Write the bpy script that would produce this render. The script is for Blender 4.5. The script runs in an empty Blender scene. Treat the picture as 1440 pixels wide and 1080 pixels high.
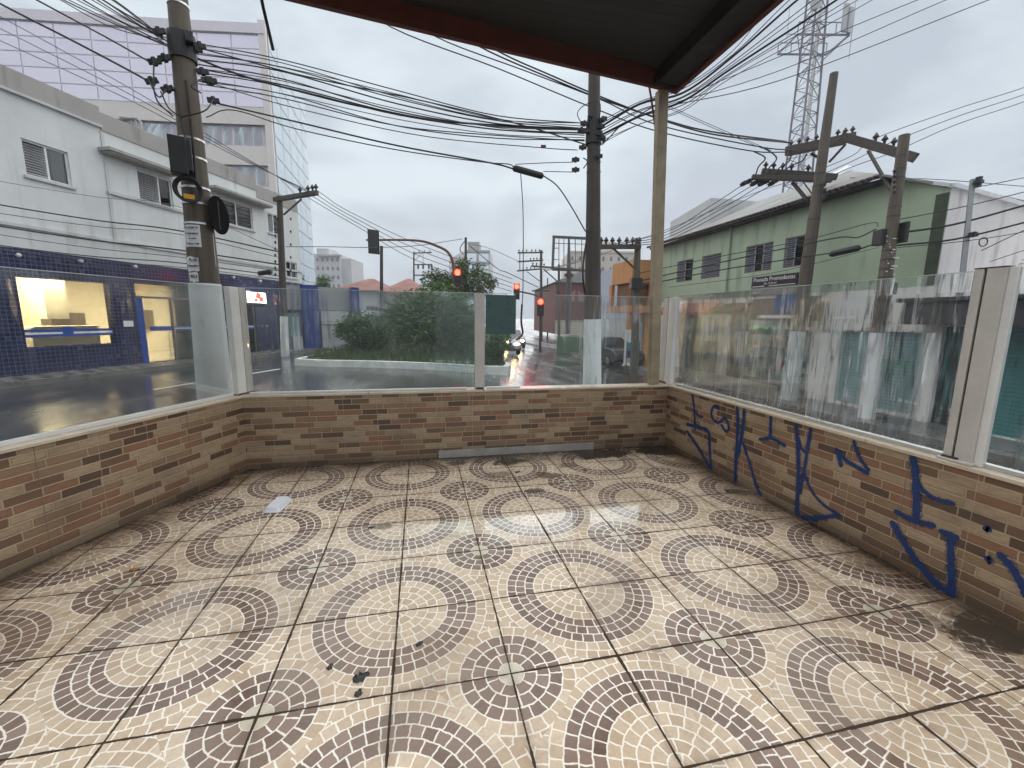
import bpy, bmesh, math, random
import numpy as np
from mathutils import Vector, Matrix

rad = math.radians
S = bpy.context.scene
COL = S.collection

# ------------------------------------------------------------------ camera
F_PX, YAW, PITCH, ROLL = 591.23, 0.213505, 0.155477, 0.0108413
CAM = np.array([0.1492, -2.0709, 1.5252])


def _rot(yaw, pitch, roll):
    cy, sy, cp, sp = math.cos(yaw), math.sin(yaw), math.cos(pitch), math.sin(pitch)
    f = np.array([sy * cp, cy * cp, -sp]); r = np.array([cy, -sy, 0.0]); u = np.cross(r, f)
    cr, sr = math.cos(roll), math.sin(roll)
    return np.array([cr * r + sr * u, -sr * r + cr * u, f])


ROT = _rot(YAW, PITCH, ROLL)
cam_data = bpy.data.cameras.new("camera")
cam = bpy.data.objects.new("camera", cam_data)
COL.objects.link(cam)
cam_data.sensor_fit = 'HORIZONTAL'; cam_data.sensor_width = 36.0
cam_data.lens = 36.0 * F_PX / 1440.0
cam_data.clip_start = 0.05; cam_data.clip_end = 3000
M = Matrix.Identity(4)
for i in range(3):
    M[i][0] = ROT[0][i]; M[i][1] = ROT[1][i]; M[i][2] = -ROT[2][i]; M[i][3] = CAM[i]
cam.matrix_world = M
S.camera = cam

# ------------------------------------------------------------------ world, sun, exposure
SUN_EL, SUN_AZ = 62.0, 18.0          # azimuth clockwise from +y
S.view_settings.view_transform = 'Standard'; S.view_settings.look = 'None'
S.view_settings.exposure = 1.28; S.view_settings.gamma = 1.0
S.view_settings.use_curve_mapping = False
W = bpy.data.worlds.new("World"); S.world = W; W.use_nodes = True
nt = W.node_tree; nt.nodes.clear()
wo = nt.nodes.new("ShaderNodeOutputWorld")
sky = nt.nodes.new("ShaderNodeTexSky"); sky.sky_type = 'NISHITA'; sky.sun_disc = False
sky.sun_elevation = rad(SUN_EL); sky.sun_rotation = rad(SUN_AZ)
sky.air_density = 1.0; sky.dust_density = 6.0
b1 = nt.nodes.new("ShaderNodeBackground"); b1.inputs[1].default_value = 0.06
nt.links.new(sky.outputs[0], b1.inputs[0])
tc = nt.nodes.new("ShaderNodeTexCoord")
mp = nt.nodes.new("ShaderNodeMapping"); mp.inputs['Scale'].default_value = (1.0, 1.0, 2.6)
nt.links.new(tc.outputs['Generated'], mp.inputs[0])
nz = nt.nodes.new("ShaderNodeTexNoise"); nz.inputs['Scale'].default_value = 2.3
nz.inputs['Detail'].default_value = 5; nz.inputs['Roughness'].default_value = 0.52
nz.inputs['Distortion'].default_value = 0.4
nt.links.new(mp.outputs[0], nz.inputs['Vector'])
cr = nt.nodes.new("ShaderNodeValToRGB")
cr.color_ramp.elements[0].position = 0.39; cr.color_ramp.elements[0].color = (0.205, 0.235, 0.270, 1)
cr.color_ramp.elements[1].position = 0.60; cr.color_ramp.elements[1].color = (0.318, 0.362, 0.388, 1)
nt.links.new(nz.outputs[0], cr.inputs[0])
b2 = nt.nodes.new("ShaderNodeBackground"); b2.inputs[1].default_value = 1.0
nt.links.new(cr.outputs[0], b2.inputs[0])
mx = nt.nodes.new("ShaderNodeMixShader"); mx.inputs[0].default_value = 0.93
nt.links.new(b1.outputs[0], mx.inputs[1]); nt.links.new(b2.outputs[0], mx.inputs[2])
nt.links.new(mx.outputs[0], wo.inputs[0])

sd = bpy.data.lights.new("sun", 'SUN'); sd.energy = 1.5; sd.angle = rad(150); sd.color = (1.0, 0.97, 0.93)
so = bpy.data.objects.new("sun", sd); COL.objects.link(so)
sv = Vector((math.sin(rad(SUN_AZ)) * math.cos(rad(SUN_EL)), math.cos(rad(SUN_AZ)) * math.cos(rad(SUN_EL)), math.sin(rad(SUN_EL))))
so.rotation_euler = sv.to_track_quat('Z', 'Y').to_euler()
so.location = sv * 60

S.cycles.max_bounces = 10; S.cycles.transparent_max_bounces = 24
S.cycles.transmission_bounces = 8; S.cycles.glossy_bounces = 4; S.cycles.diffuse_bounces = 4
S.cycles.caustics_reflective = False
S.cycles.sample_clamp_indirect = 6.0
try:
    S.cycles.use_denoising = True
except Exception:
    pass

rng = random.Random(7)
nrg = np.random.default_rng(11)


# ------------------------------------------------------------------ survey helpers: photo pixel -> place
def ray(x, y):
    return np.array([(x - 720) / F_PX, (540 - y) / F_PX, 1.0]) @ ROT


def G(x, y, z=0.0):
    d = ray(x, y); return CAM + d * ((z - CAM[2]) / d[2])


def V(x, y, P, ang):
    n = np.array([math.cos(rad(ang)), -math.sin(rad(ang)), 0.0]); d = ray(x, y)
    t = ((np.array([P[0], P[1], 0.0]) - CAM) @ n) / (d @ n); return CAM + d * t


def D(x, y, depth):
    return CAM + ray(x, y) * depth


def sstep(a, b, x):
    t = min(1, max(0, (x - a) / (b - a))); return t * t * (3 - 2 * t)


def zg(x, y=0):
    return -0.15 - 0.85 * sstep(0.5, 8.5, x)


# ------------------------------------------------------------------ node helpers
class X:
    """expression wrapper around a float socket"""
    def __init__(s, t, sock): s.t = t; s.s = sock
    def _m(s, op, *a):
        n = s.t.nodes.new("ShaderNodeMath"); n.operation = op
        for i, v in enumerate((s,) + a):
            if isinstance(v, X): s.t.links.new(v.s, n.inputs[i])
            else: n.inputs[i].default_value = v
        return X(s.t, n.outputs[0])
    def __add__(s, o): return s._m('ADD', o)
    __radd__ = __add__
    def __sub__(s, o): return s._m('SUBTRACT', o)
    def __rsub__(s, o): return (s * -1.0) + o
    def __mul__(s, o): return s._m('MULTIPLY', o)
    __rmul__ = __mul__
    def __truediv__(s, o): return s._m('DIVIDE', o)
    def floor(s): return s._m('FLOOR')
    def round(s): return s._m('ROUND')
    def frac(s): return s._m('FRACT')
    def abs(s): return s._m('ABSOLUTE')
    def fmod(s, o): return s._m('FLOORED_MODULO', o)
    def lt(s, o): return s._m('LESS_THAN', o)
    def gt(s, o): return s._m('GREATER_THAN', o)
    def mn(s, o): return s._m('MINIMUM', o)
    def mxx(s, o): return s._m('MAXIMUM', o)
    def sqrt(s): return s._m('SQRT')
    def pw(s, o): return s._m('POWER', o)
    def atan2(s, o): return s._m('ARCTAN2', o)
    def sst(s, a, b):
        n = s.t.nodes.new("ShaderNodeMapRange"); n.interpolation_type = 'SMOOTHSTEP'
        s.t.links.new(s.s, n.inputs['Value'])
        n.inputs['From Min'].default_value = a; n.inputs['From Max'].default_value = b
        return X(s.t, n.outputs[0])
    def rng(s, a, b, c, d):
        n = s.t.nodes.new("ShaderNodeMapRange"); s.t.links.new(s.s, n.inputs['Value'])
        for k, v in zip(('From Min', 'From Max', 'To Min', 'To Max'), (a, b, c, d)): n.inputs[k].default_value = v
        return X(s.t, n.outputs[0])


def sel(c, a, b):   # c ? a : b
    if not isinstance(a, X): return b + c * (a - b) if isinstance(b, X) else c * (a - b) + b
    return (a - b) * c + b


class Mat:
    def __init__(s, name):
        s.m = bpy.data.materials.new(name); s.m.use_nodes = True
        s.t = s.m.node_tree; s.p = s.t.nodes["Principled BSDF"]; s.out = s.t.nodes["Material Output"]
    def n(s, kind, **kw):
        n = s.t.nodes.new(kind)
        for k, v in kw.items(): setattr(n, k, v)
        return n
    def link(s, a, b): s.t.links.new(a.s if isinstance(a, X) else a, b)
    def coords(s):
        tc = s.n("ShaderNodeTexCoord"); sp = s.n("ShaderNodeSeparateXYZ"); s.link(tc.outputs['Object'], sp.inputs[0])
        s.co = tc.outputs['Object']
        return X(s.t, sp.outputs[0]), X(s.t, sp.outputs[1]), X(s.t, sp.outputs[2])
    def vec(s, x=0.0, y=0.0, z=0.0):
        c = s.n("ShaderNodeCombineXYZ")
        for i, v in enumerate((x, y, z)):
            if isinstance(v, X): s.link(v, c.inputs[i])
            else: c.inputs[i].default_value = v
        return c.outputs[0]
    def noise(s, vec=None, scale=5.0, detail=3.0, rough=0.55, dist=0.0):
        n = s.n("ShaderNodeTexNoise"); n.inputs['Scale'].default_value = scale
        n.inputs['Detail'].default_value = detail; n.inputs['Roughness'].default_value = rough
        n.inputs['Distortion'].default_value = dist
        if vec is None:
            if not hasattr(s, 'co'): s.coords()
            vec = s.co
        s.link(vec, n.inputs['Vector']); return X(s.t, n.outputs[0])
    def white(s, vec):
        n = s.n("ShaderNodeTexWhiteNoise", noise_dimensions='3D'); s.link(vec, n.inputs['Vector'])
        return X(s.t, n.outputs['Value'])
    def ramp(s, fac, stops, interp='LINEAR'):
        r = s.n("ShaderNodeValToRGB"); cr = r.color_ramp; cr.interpolation = interp
        while len(cr.elements) < len(stops): cr.elements.new(0.5)
        for e, (p, c) in zip(cr.elements, stops): e.position = p; e.color = (*c, 1)
        s.link(fac, r.inputs[0]); return r.outputs[0]
    def mix(s, fac, a, b, mode='MIX'):
        n = s.n("ShaderNodeMix", data_type='RGBA', blend_type=mode)
        if isinstance(fac, X): s.link(fac, n.inputs['Factor'])
        else: n.inputs['Factor'].default_value = fac
        for k, v in (('A', a), ('B', b)):
            i = [q for q in n.inputs if q.name == k and q.type == 'RGBA'][0]
            if isinstance(v, tuple): i.default_value = (*v, 1)
            else: s.link(v, i)
        return [q for q in n.outputs if q.type == 'RGBA'][0]
    def set(s, col=None, rough=None, metal=None, spec=None, bump=None, bstr=0.3, bdist=0.01, coat=None):
        def put(k, v):
            if v is None: return
            i = s.p.inputs[k]
            if isinstance(v, tuple): i.default_value = (*v, 1)
            elif isinstance(v, (int, float)): i.default_value = v
            else: s.link(v, i)
        put('Base Color', col); put('Roughness', rough); put('Metallic', metal); put('Specular IOR Level', spec); put('Coat Weight', coat)
        if bump is not None:
            b = s.n("ShaderNodeBump"); b.inputs['Strength'].default_value = bstr; b.inputs['Distance'].default_value = bdist
            s.link(bump, b.inputs['Height']); s.link(b.outputs[0], s.p.inputs['Normal'])
        return s.m


def tint(c, k): return tuple(min(1, v * k) for v in c)


def plain(name, col, rough=0.5, metal=0.0, var=0.18, scale=9.0, bump=0.15, spec=None):
    m = Mat(name); x, y, z = m.coords()
    a = m.noise(scale=scale, detail=5); b = m.noise(scale=scale * 7, detail=2)
    f = a * 0.7 + b * 0.3
    c = m.ramp(f, [(0.28, tint(col, 1 - var)), (0.72, tint(col, 1 + var))])
    return m.set(c, a.rng(0.2, 0.8, max(0.03, rough - 0.12), min(1, rough + 0.12)), metal, spec, bump=b, bstr=bump, bdist=0.004)


def stucco(name, col, dirt=(0.1, 0.1, 0.09), amt=0.55, rough=0.8, sc=1.0):
    m = Mat(name); x, y, z = m.coords()
    streak = m.noise(m.vec(x * (3.5 * sc), y * (3.5 * sc), z * (0.35 * sc)), 1.0, 5, 0.6)
    blot = m.noise(scale=0.7 * sc, detail=6, rough=0.62); fine = m.noise(scale=40 * sc, detail=3)
    mask = (streak * 0.6 + blot * 0.4).sst(0.5, 0.72) * amt
    base = m.ramp(blot, [(0.3, tint(col, 0.86)), (0.7, tint(col, 1.1))])
    c = m.mix(mask, base, dirt)
    return m.set(c, rough, bump=fine, bstr=0.25, bdist=0.006)


def emit(name, col, strength):
    m = Mat(name); m.set((0.02, 0.02, 0.02), 0.4)
    m.p.inputs['Emission Color'].default_value = (*col, 1); m.p.inputs['Emission Strength'].default_value = strength
    return m.m


# ------------------------------------------------------------------ mesh helpers
class MB:
    def __init__(s): s.v = []; s.f = []; s.sm = []
    def add(s, vs, fs, smooth=False):
        o = len(s.v); s.v += [tuple(map(float, q)) for q in vs]
        s.f += [tuple(o + i for i in f) for f in fs]; s.sm += [smooth] * len(fs); return s
    def box(s, lo, hi):
        x0, y0, z0 = lo; x1, y1, z1 = hi
        vs = [(x0, y0, z0), (x1, y0, z0), (x1, y1, z0), (x0, y1, z0), (x0, y0, z1), (x1, y0, z1), (x1, y1, z1), (x0, y1, z1)]
        return s.add(vs, [(0, 3, 2, 1), (4, 5, 6, 7), (0, 1, 5, 4), (1, 2, 6, 5), (2, 3, 7, 6), (3, 0, 4, 7)])
    def bar(s, a, b, w, h, up=(0, 0, 1)):
        a = np.array(a, float); b = np.array(b, float); d = b - a; d /= np.linalg.norm(d)
        u = np.array(up, float)
        if abs(d @ u) > 0.99: u = np.array([0.0, 1.0, 0])
        r = np.cross(d, u); r /= np.linalg.norm(r); u = np.cross(r, d)
        vs = []
        for p in (a, b):
            for i, j in ((-1, -1), (1, -1), (1, 1), (-1, 1)): vs.append(p + r * w / 2 * i + u * h / 2 * j)
        return s.add(vs, [(0, 1, 2, 3), (7, 6, 5, 4), (0, 4, 5, 1), (1, 5, 6, 2), (2, 6, 7, 3), (3, 7, 4, 0)])
    def tube(s, pts, r, n=6, cap=True, smooth=True):
        P = [np.array(p, float) for p in pts]; m = len(P)
        rs = r if isinstance(r, (list, tuple)) else [r] * m
        T = []
        for i in range(m):
            d = P[min(i + 1, m - 1)] - P[max(i - 1, 0)]; T.append(d / (np.linalg.norm(d) + 1e-12))
        u = np.array([0, 0, 1.0]) if abs(T[0][2]) < 0.9 else np.array([1.0, 0, 0])
        vs = []
        for i in range(m):
            u = u - T[i] * (u @ T[i]); u /= np.linalg.norm(u); w = np.cross(T[i], u)
            for k in range(n):
                a = 2 * math.pi * k / n; vs.append(P[i] + rs[i] * (math.cos(a) * u + math.sin(a) * w))
        fs = [(i * n + k, i * n + (k + 1) % n, (i + 1) * n + (k + 1) % n, (i + 1) * n + k) for i in range(m - 1) for k in range(n)]
        s.add(vs, fs, smooth)
        if cap: s.add([vs[k] for k in range(n)], [tuple(reversed(range(n)))]); s.add(vs[-n:], [tuple(range(n))])
        return s
    def disc(s, c, axis, r, th, n=24):
        a = np.array(axis, float); a /= np.linalg.norm(a); c = np.array(c, float)
        return s.tube([c - a * th / 2, c + a * th / 2], r, n, True, False)
    def prism(s, poly, z0, z1):
        n = len(poly)
        vs = [(p[0], p[1], z0 if len(p) < 3 else p[2]) for p in poly] + [(p[0], p[1], z1) for p in poly]
        return s.add(vs, [tuple(reversed(range(n))), tuple(range(n, 2 * n))] + [(i, (i + 1) % n, n + (i + 1) % n, n + i) for i in range(n)])
    def quad(s, a, b, c, d): return s.add([a, b, c, d], [(0, 1, 2, 3)])
    def sphere(s, c, r, n=10, m=6, sc=(1, 1, 1)):
        vs = []; 
        for i in range(m + 1):
            t = math.pi * i / m
            for k in range(n):
                a = 2 * math.pi * k / n
                vs.append((c[0] + r * sc[0] * math.sin(t) * math.cos(a), c[1] + r * sc[1] * math.sin(t) * math.sin(a), c[2] + r * sc[2] * math.cos(t)))
        return s.add(vs, [(i * n + k, (i + 1) * n + k, (i + 1) * n + (k + 1) % n, i * n + (k + 1) % n) for i in range(m) for k in range(n)], True)
    def build(s, name, mat, parent=None, bevel=0, local=False):
        me = bpy.data.meshes.new(name); me.from_pydata(s.v, [], s.f); me.update()
        me.polygons.foreach_set('use_smooth', s.sm)
        me.materials.append(mat)
        o = bpy.data.objects.new(name, me); COL.objects.link(o)
        if parent is not None:
            o.parent = parent
            if not local: o.location = -root_loc(parent)
        if bevel:
            b = o.modifiers.new("bevel", 'BEVEL'); b.width = bevel; b.segments = 2; b.limit_method = 'ANGLE'
        return o


def root_loc(p):
    v = Vector((0, 0, 0))
    while p is not None: v = v + p.location; p = p.parent
    return v


def tag(o, label, cat, group=None):
    o['label'] = label; o['category'] = cat
    if group: o['group'] = group
    return o


def struct(o, kind='structure'): o['kind'] = kind; return o


def thing(name, label, cat, loc, group=None, rz=0.0):
    o = bpy.data.objects.new(name, None); COL.objects.link(o); o.empty_display_size = 0.2
    o.location = Vector([float(v) for v in loc]); o.rotation_euler = (0, 0, rz)
    return tag(o, label, cat, group)


def openings(mb, u0, u1, z0, z1, ops, th):
    """front wall in the local x-z plane at y=0, thickness th along +y, with rectangular holes"""
    us = sorted({u0, u1} | {v for o in ops for v in (o[0], o[1]) if u0 < v < u1})
    zs = sorted({z0, z1} | {v for o in ops for v in (o[2], o[3]) if z0 < v < z1})
    def hole(i, j):
        if i < 0 or j < 0 or i >= len(us) - 1 or j >= len(zs) - 1: return None
        cu, cz = (us[i] + us[i + 1]) / 2, (zs[j] + zs[j + 1]) / 2
        return any(o[0] < cu < o[1] and o[2] < cz < o[3] for o in ops)
    for i in range(len(us) - 1):
        for j in range(len(zs) - 1):
            if hole(i, j): continue
            a, b, c, d = us[i], us[i + 1], zs[j], zs[j + 1]
            mb.quad((a, 0, c), (b, 0, c), (b, 0, d), (a, 0, d)); mb.quad((a, th, d), (b, th, d), (b, th, c), (a, th, c))
            if hole(i - 1, j) is not False: mb.quad((a, th, c), (a, 0, c), (a, 0, d), (a, th, d))
            if hole(i + 1, j) is not False: mb.quad((b, 0, c), (b, th, c), (b, th, d), (b, 0, d))
            if hole(i, j - 1) is not False: mb.quad((a, th, c), (b, th, c), (b, 0, c), (a, 0, c))
            if hole(i, j + 1) is not False: mb.quad((a, 0, d), (b, 0, d), (b, th, d), (a, th, d))
    return mb


def text_mesh(name, body, size, mat, parent, mtx, local=False, ext=0.002, align='CENTER'):
    cu = bpy.data.curves.new(name, 'FONT'); cu.body = body; cu.size = size; cu.extrude = ext; cu.align_x = align; cu.align_y = 'CENTER'
    o = bpy.data.objects.new(name, cu); COL.objects.link(o)
    dg = bpy.context.evaluated_depsgraph_get(); me = bpy.data.meshes.new_from_object(o.evaluated_get(dg))
    bpy.data.objects.remove(o); bpy.data.curves.remove(cu)
    me.transform(mtx); me.materials.clear(); me.materials.append(mat); me.name = name
    t = bpy.data.objects.new(name, me); COL.objects.link(t); t.parent = parent
    if not local: t.location = -root_loc(parent)
    return t


def spline(P, sub=6):
    P = [np.array(p, float) for p in P]
    if len(P) == 2: return [P[0] + (P[1] - P[0]) * t for t in np.linspace(0, 1, sub + 1)]
    Q = [2 * P[0] - P[1]] + P + [2 * P[-1] - P[-2]]; out = []
    for i in range(1, len(Q) - 2):
        a, b, c, d = Q[i - 1:i + 3]
        for t in np.linspace(0, 1, sub, endpoint=False):
            out.append(0.5 * ((2 * b) + (c - a) * t + (2 * a - 5 * b + 4 * c - d) * t * t + (3 * b - a - 3 * c + d) * t ** 3))
    return out + [P[-1]]

# ------------------------------------------------------------------ materials
T = 0.5


def mat_patio():
    m = Mat("printed_cobble_tile"); x, y, z = m.coords()
    wob = m.noise(scale=26, detail=2); wob2 = m.noise(m.vec(x + 5.3, y - 2.1, 0.0), 26, 2)
    u = x / T + (wob - 0.5) * 0.026; v = y / T + (wob2 - 0.5) * 0.026
    bu = (u + 1.0).fmod(2.0) - 1.0; bv = (v + 1.0).fmod(2.0) - 1.0
    su = u.fmod(2.0) - 1.0; sv_ = v.fmod(2.0) - 1.0
    rb = (bu * bu + bv * bv).sqrt(); rs = (su * su + sv_ * sv_).sqrt()
    big = (rb - 0.82).lt(rs - 0.445)
    r = sel(big, rb * (1 / 0.1025), rs * (1 / 0.1115))
    th = sel(big, bv.atan2(bu), sv_.atan2(su))
    i = r.floor(); fr = r.frac()
    n = ((i + 0.5) * 6.1).round()
    a = th * (0.5 / math.pi) * n + m.white(m.vec(i, big, 3.0))
    ai = a.floor(); fa = a.frac()
    er = fr.mn(1.0 - fr); ea = fa.mn(1.0 - fa)
    edge = er.mn(ea)
    grout = 1.0 - edge.sst(0.035, 0.08)
    disc_s = (1.0 - big) * i.lt(0.5)
    grout = grout * (1.0 - disc_s)
    idx = m.white(m.vec(ai, i, big))
    darkb = big * i.gt(4.5) * i.lt(7.5); darks = (1.0 - big) * i.gt(0.5) * i.lt(3.5)
    dark = darkb + darks
    light = m.ramp(idx, [(0.0, (0.50, 0.365, 0.245)), (0.5, (0.60, 0.46, 0.32)), (1.0, (0.68, 0.545, 0.40))])
    brown = m.ramp(idx, [(0.0, (0.125, 0.073, 0.054)), (0.5, (0.19, 0.120, 0.091)), (1.0, (0.27, 0.183, 0.144))])
    col = m.mix(dark, light, brown)
    grain = m.noise(scale=60, detail=4)
    col = m.mix(grain.sst(0.35, 0.75) * 0.25, col, (0.30, 0.22, 0.17))
    col = m.mix(disc_s * 0.8, col, (0.62, 0.58, 0.46))
    col = m.mix(grout * 0.95, col, (0.93, 0.86, 0.75))
    # open joints between the tiles, dirty and uneven
    jn = m.noise(scale=9, detail=5, rough=0.7); jw = m.noise(m.vec(x + 3.0, y, 0.0), 2.2, 3)
    tu = x / T; tv = y / T
    fu = tu.frac(); fv = tv.frac(); ju = fu.mn(1.0 - fu); jv = fv.mn(1.0 - fv)
    ww = (jn - 0.47) * 0.034 + 0.0080 + jw.sst(0.5, 0.75) * 0.008
    joint = ju.mn(jv).lt(ww)
    jsoft = 1.0 - ju.mn(jv).sst(0.0, 0.07)
    grime = m.noise(scale=1.3, detail=7, rough=0.68, dist=0.6); g2 = m.noise(m.vec(x - 7, y + 3, 0.0), 3.4, 6, 0.7)
    col = m.mix(jsoft * grime.sst(0.4, 0.7) * 0.55, col, (0.10, 0.075, 0.055))
    col = m.mix(grime.sst(0.46, 0.74) * 0.55, col, (0.19, 0.13, 0.085))
    # soil at the foot of the walls, with the shade there painted in
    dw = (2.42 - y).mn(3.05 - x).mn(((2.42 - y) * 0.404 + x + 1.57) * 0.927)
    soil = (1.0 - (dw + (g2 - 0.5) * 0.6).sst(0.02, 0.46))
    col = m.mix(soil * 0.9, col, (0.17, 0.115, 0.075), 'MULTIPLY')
    edge_d = 1.0 - (dw + (g2 - 0.5) * 0.30).sst(0.0, 0.075)  # black grime line that also paints contact shade at the wall foot
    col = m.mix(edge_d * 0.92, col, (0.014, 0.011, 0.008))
    for (px, py, rr, st) in ((715, 650, .26, .95), (850, 638, .34, 1.), (770, 668, .16, .75), (748, 690, .10, .8), (1395, 892, .27, 1.), (1040, 692, .15, .8), (700, 668, .14, .5), (540, 740, .09, .7), (920, 634, .30, .9), (640, 652, .16, .8), (1300, 870, .12, .5), (800, 655, .12, .6)):
        p = G(px, py); dx = x - float(p[0]); dy = (y - float(p[1])) * 1.6
        mk = 1.0 - ((dx * dx + dy * dy).sqrt() + (g2 - 0.5) * rr * 2.6).sst(rr * 0.62, rr * 0.95)
        col = m.mix(mk * st, col, (0.018, 0.015, 0.012))
    t1 = m.white(m.vec(tu.floor(), tv.floor(), 1.0)); t2 = m.white(m.vec(tu.floor(), tv.floor(), 2.0)); t3 = m.white(m.vec(tu.floor(), tv.floor(), 3.0))
    col = m.mix(t3 * 0.22, col, (0.35, 0.26, 0.18))
    spk = m.noise(scale=130, detail=2).sst(0.69, 0.74) * grime.sst(0.42, 0.6)
    col = m.mix(spk * 0.8, col, (0.06, 0.045, 0.035))
    col = m.mix(joint, col, (0.062, 0.043, 0.031))
    wet = m.noise(m.vec(x * 0.8, y * 1.2, 0.0), 1.1, 5, 0.6, 0.4)
    rough = wet.rng(0.35, 0.60, 0.30, 0.07) + (g2 - 0.5) * 0.10 + joint * 0.4
    h = fu * (t1 - 0.5) * 2.2 + fv * (t2 - 0.5) * 2.2 + edge.sst(0.0, 0.14) * 0.25 - joint * 1.2 + grain * 0.12 + m.noise(scale=3.0, detail=2) * 0.5
    px_, py_ = 1.15, 1.25
    pd = ((x - px_) * (x - px_) * 0.30 + (y - py_) * (y - py_) * 1.3).sqrt() + (g2 - 0.5) * 0.5 + (wet - 0.5) * 0.8
    pool = (1.0 - pd.sst(0.55, 0.85)) * (1.0 - joint)
    m.p.inputs['Coat Roughness'].default_value = 0.035; m.p.inputs['Coat IOR'].default_value = 1.9
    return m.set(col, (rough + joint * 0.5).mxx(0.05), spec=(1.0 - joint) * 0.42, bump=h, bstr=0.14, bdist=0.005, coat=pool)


def mat_cladding(name, tile=0.52):
    m = Mat(name); x, y, z = m.coords()
    wob = m.noise(scale=30, detail=2)
    zz = z / 0.0575 + (wob - 0.5) * 0.10
    row = zz.floor(); fz = zz.frac()
    L = 0.165 + m.white(m.vec(row, 7.0, 1.0)) * 0.09
    uu = x / L + m.white(m.vec(row, 2.0, 5.0)) * 9.0 + (wob - 0.5) * 0.05
    ci = uu.floor(); fu = uu.frac()
    rnd = m.white(m.vec(ci, row, 0.0)); rnd2 = m.white(m.vec(ci, row, 9.0))
    eu = fu.mn(1.0 - fu) * L; ez = fz.mn(1.0 - fz) * 0.0575
    gr = 1.0 - eu.mn(ez).sst(0.0022, 0.0055)
    c = m.ramp(rnd, [(0.0, (0.095, 0.058, 0.038)), (0.09, (0.165, 0.095, 0.056)), (0.28, (0.265, 0.135, 0.077)), (0.44, (0.275, 0.175, 0.102)), (0.60, (0.42, 0.31, 0.195)), (0.8, (0.365, 0.265, 0.168))], 'CONSTANT')
    gn = m.noise(m.vec(x * 6.0, y * 6.0, z * 22.0), 3.0, 5, 0.65); big = m.noise(scale=2.2, detail=5)
    c = m.mix(gn.sst(0.35, 0.75) * 0.42, c, (0.13, 0.085, 0.06))
    c = m.mix((1.0 - eu.mn(ez).sst(0.004, 0.016)) * rnd2 * 0.45, c, (0.14, 0.085, 0.055))
    c = m.mix(gr * 0.85, c, (0.43, 0.335, 0.225))
    ft = (x / 0.333 + 0.23).frac(); seam = ft.mn(1.0 - ft).lt(0.0065)
    c = m.mix(seam * 0.7, c, (0.42, 0.33, 0.225))
    f2 = (x / 1.0 + 0.41).frac(); c = m.mix(f2.mn(1.0 - f2).lt(0.0022) * 0.8, c, (0.07, 0.05, 0.035))
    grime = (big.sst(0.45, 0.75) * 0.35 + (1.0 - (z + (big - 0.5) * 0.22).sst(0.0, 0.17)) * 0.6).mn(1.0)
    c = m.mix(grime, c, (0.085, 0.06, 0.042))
    h = eu.mn(ez).sst(0.0, 0.006) + gn * 0.5 - seam * 0.6
    return m.set(c, gn.rng(0.2, 0.8, 0.28, 0.5), spec=0.45, bump=h, bstr=0.4, bdist=0.007)


def mat_asphalt():
    m = Mat("wet_asphalt"); x, y, z = m.coords()
    a = m.noise(scale=0.35, detail=6, rough=0.6); f = m.noise(scale=55, detail=3); b = m.noise(m.vec(x * 1.0, y * .35, 0.0), 0.8, 5, .6)
    c = m.ramp(a * 0.6 + f * 0.4, [(0.3, (0.030, 0.031, 0.033)), (0.7, (0.075, 0.076, 0.08))])
    return m.set(c, b.rng(0.35, 0.65, 0.07, 0.30), spec=0.8, bump=f * 0.4 + a, bstr=0.2, bdist=0.012)


def mat_mosaic():
    m = Mat("mosaic_pavement"); x, y, z = m.coords()
    k = 0.30
    ch = ((x / k).floor() + (y / k).floor()).fmod(2.0)
    a = m.noise(scale=2.0, detail=5); f = m.noise(scale=30)
    c = m.mix(ch, (0.07, 0.068, 0.065), (0.30, 0.29, 0.27)); c = m.mix(a.sst(0.4, 0.7) * 0.6, c, (0.11, 0.10, 0.09))
    return m.set(c, a.rng(0.3, 0.7, 0.15, 0.5), spec=0.6, bump=f, bstr=0.3, bdist=0.01)


def mat_blue_tile():
    m = Mat("blue_glazed_tile"); x, y, z = m.coords()
    k = 0.105
    uu = x / k; vv = z / k; r = m.white(m.vec(uu.floor(), vv.floor(), 1.0))
    e = uu.frac().mn(1.0 - uu.frac()).mn(vv.frac().mn(1.0 - vv.frac()))
    g = 1.0 - e.sst(0.03, 0.09)
    a = m.noise(m.vec(x * 2, y, z * 0.4), 1.2, 5)
    c = m.ramp(r, [(0.0, (0.008, 0.010, 0.042)), (0.6, (0.012, 0.015, 0.062)), (1.0, (0.020, 0.025, 0.085))])
    c = m.mix(g * 0.8, c, (0.11, 0.12, 0.20)); c = m.mix(a.sst(0.5, 0.75) * 0.35, c, (0.10, 0.11, 0.16))
    return m.set(c, r.rng(0, 1, 0.12, 0.28), bump=e.sst(0, 0.1), bstr=0.3, bdist=0.004)


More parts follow.
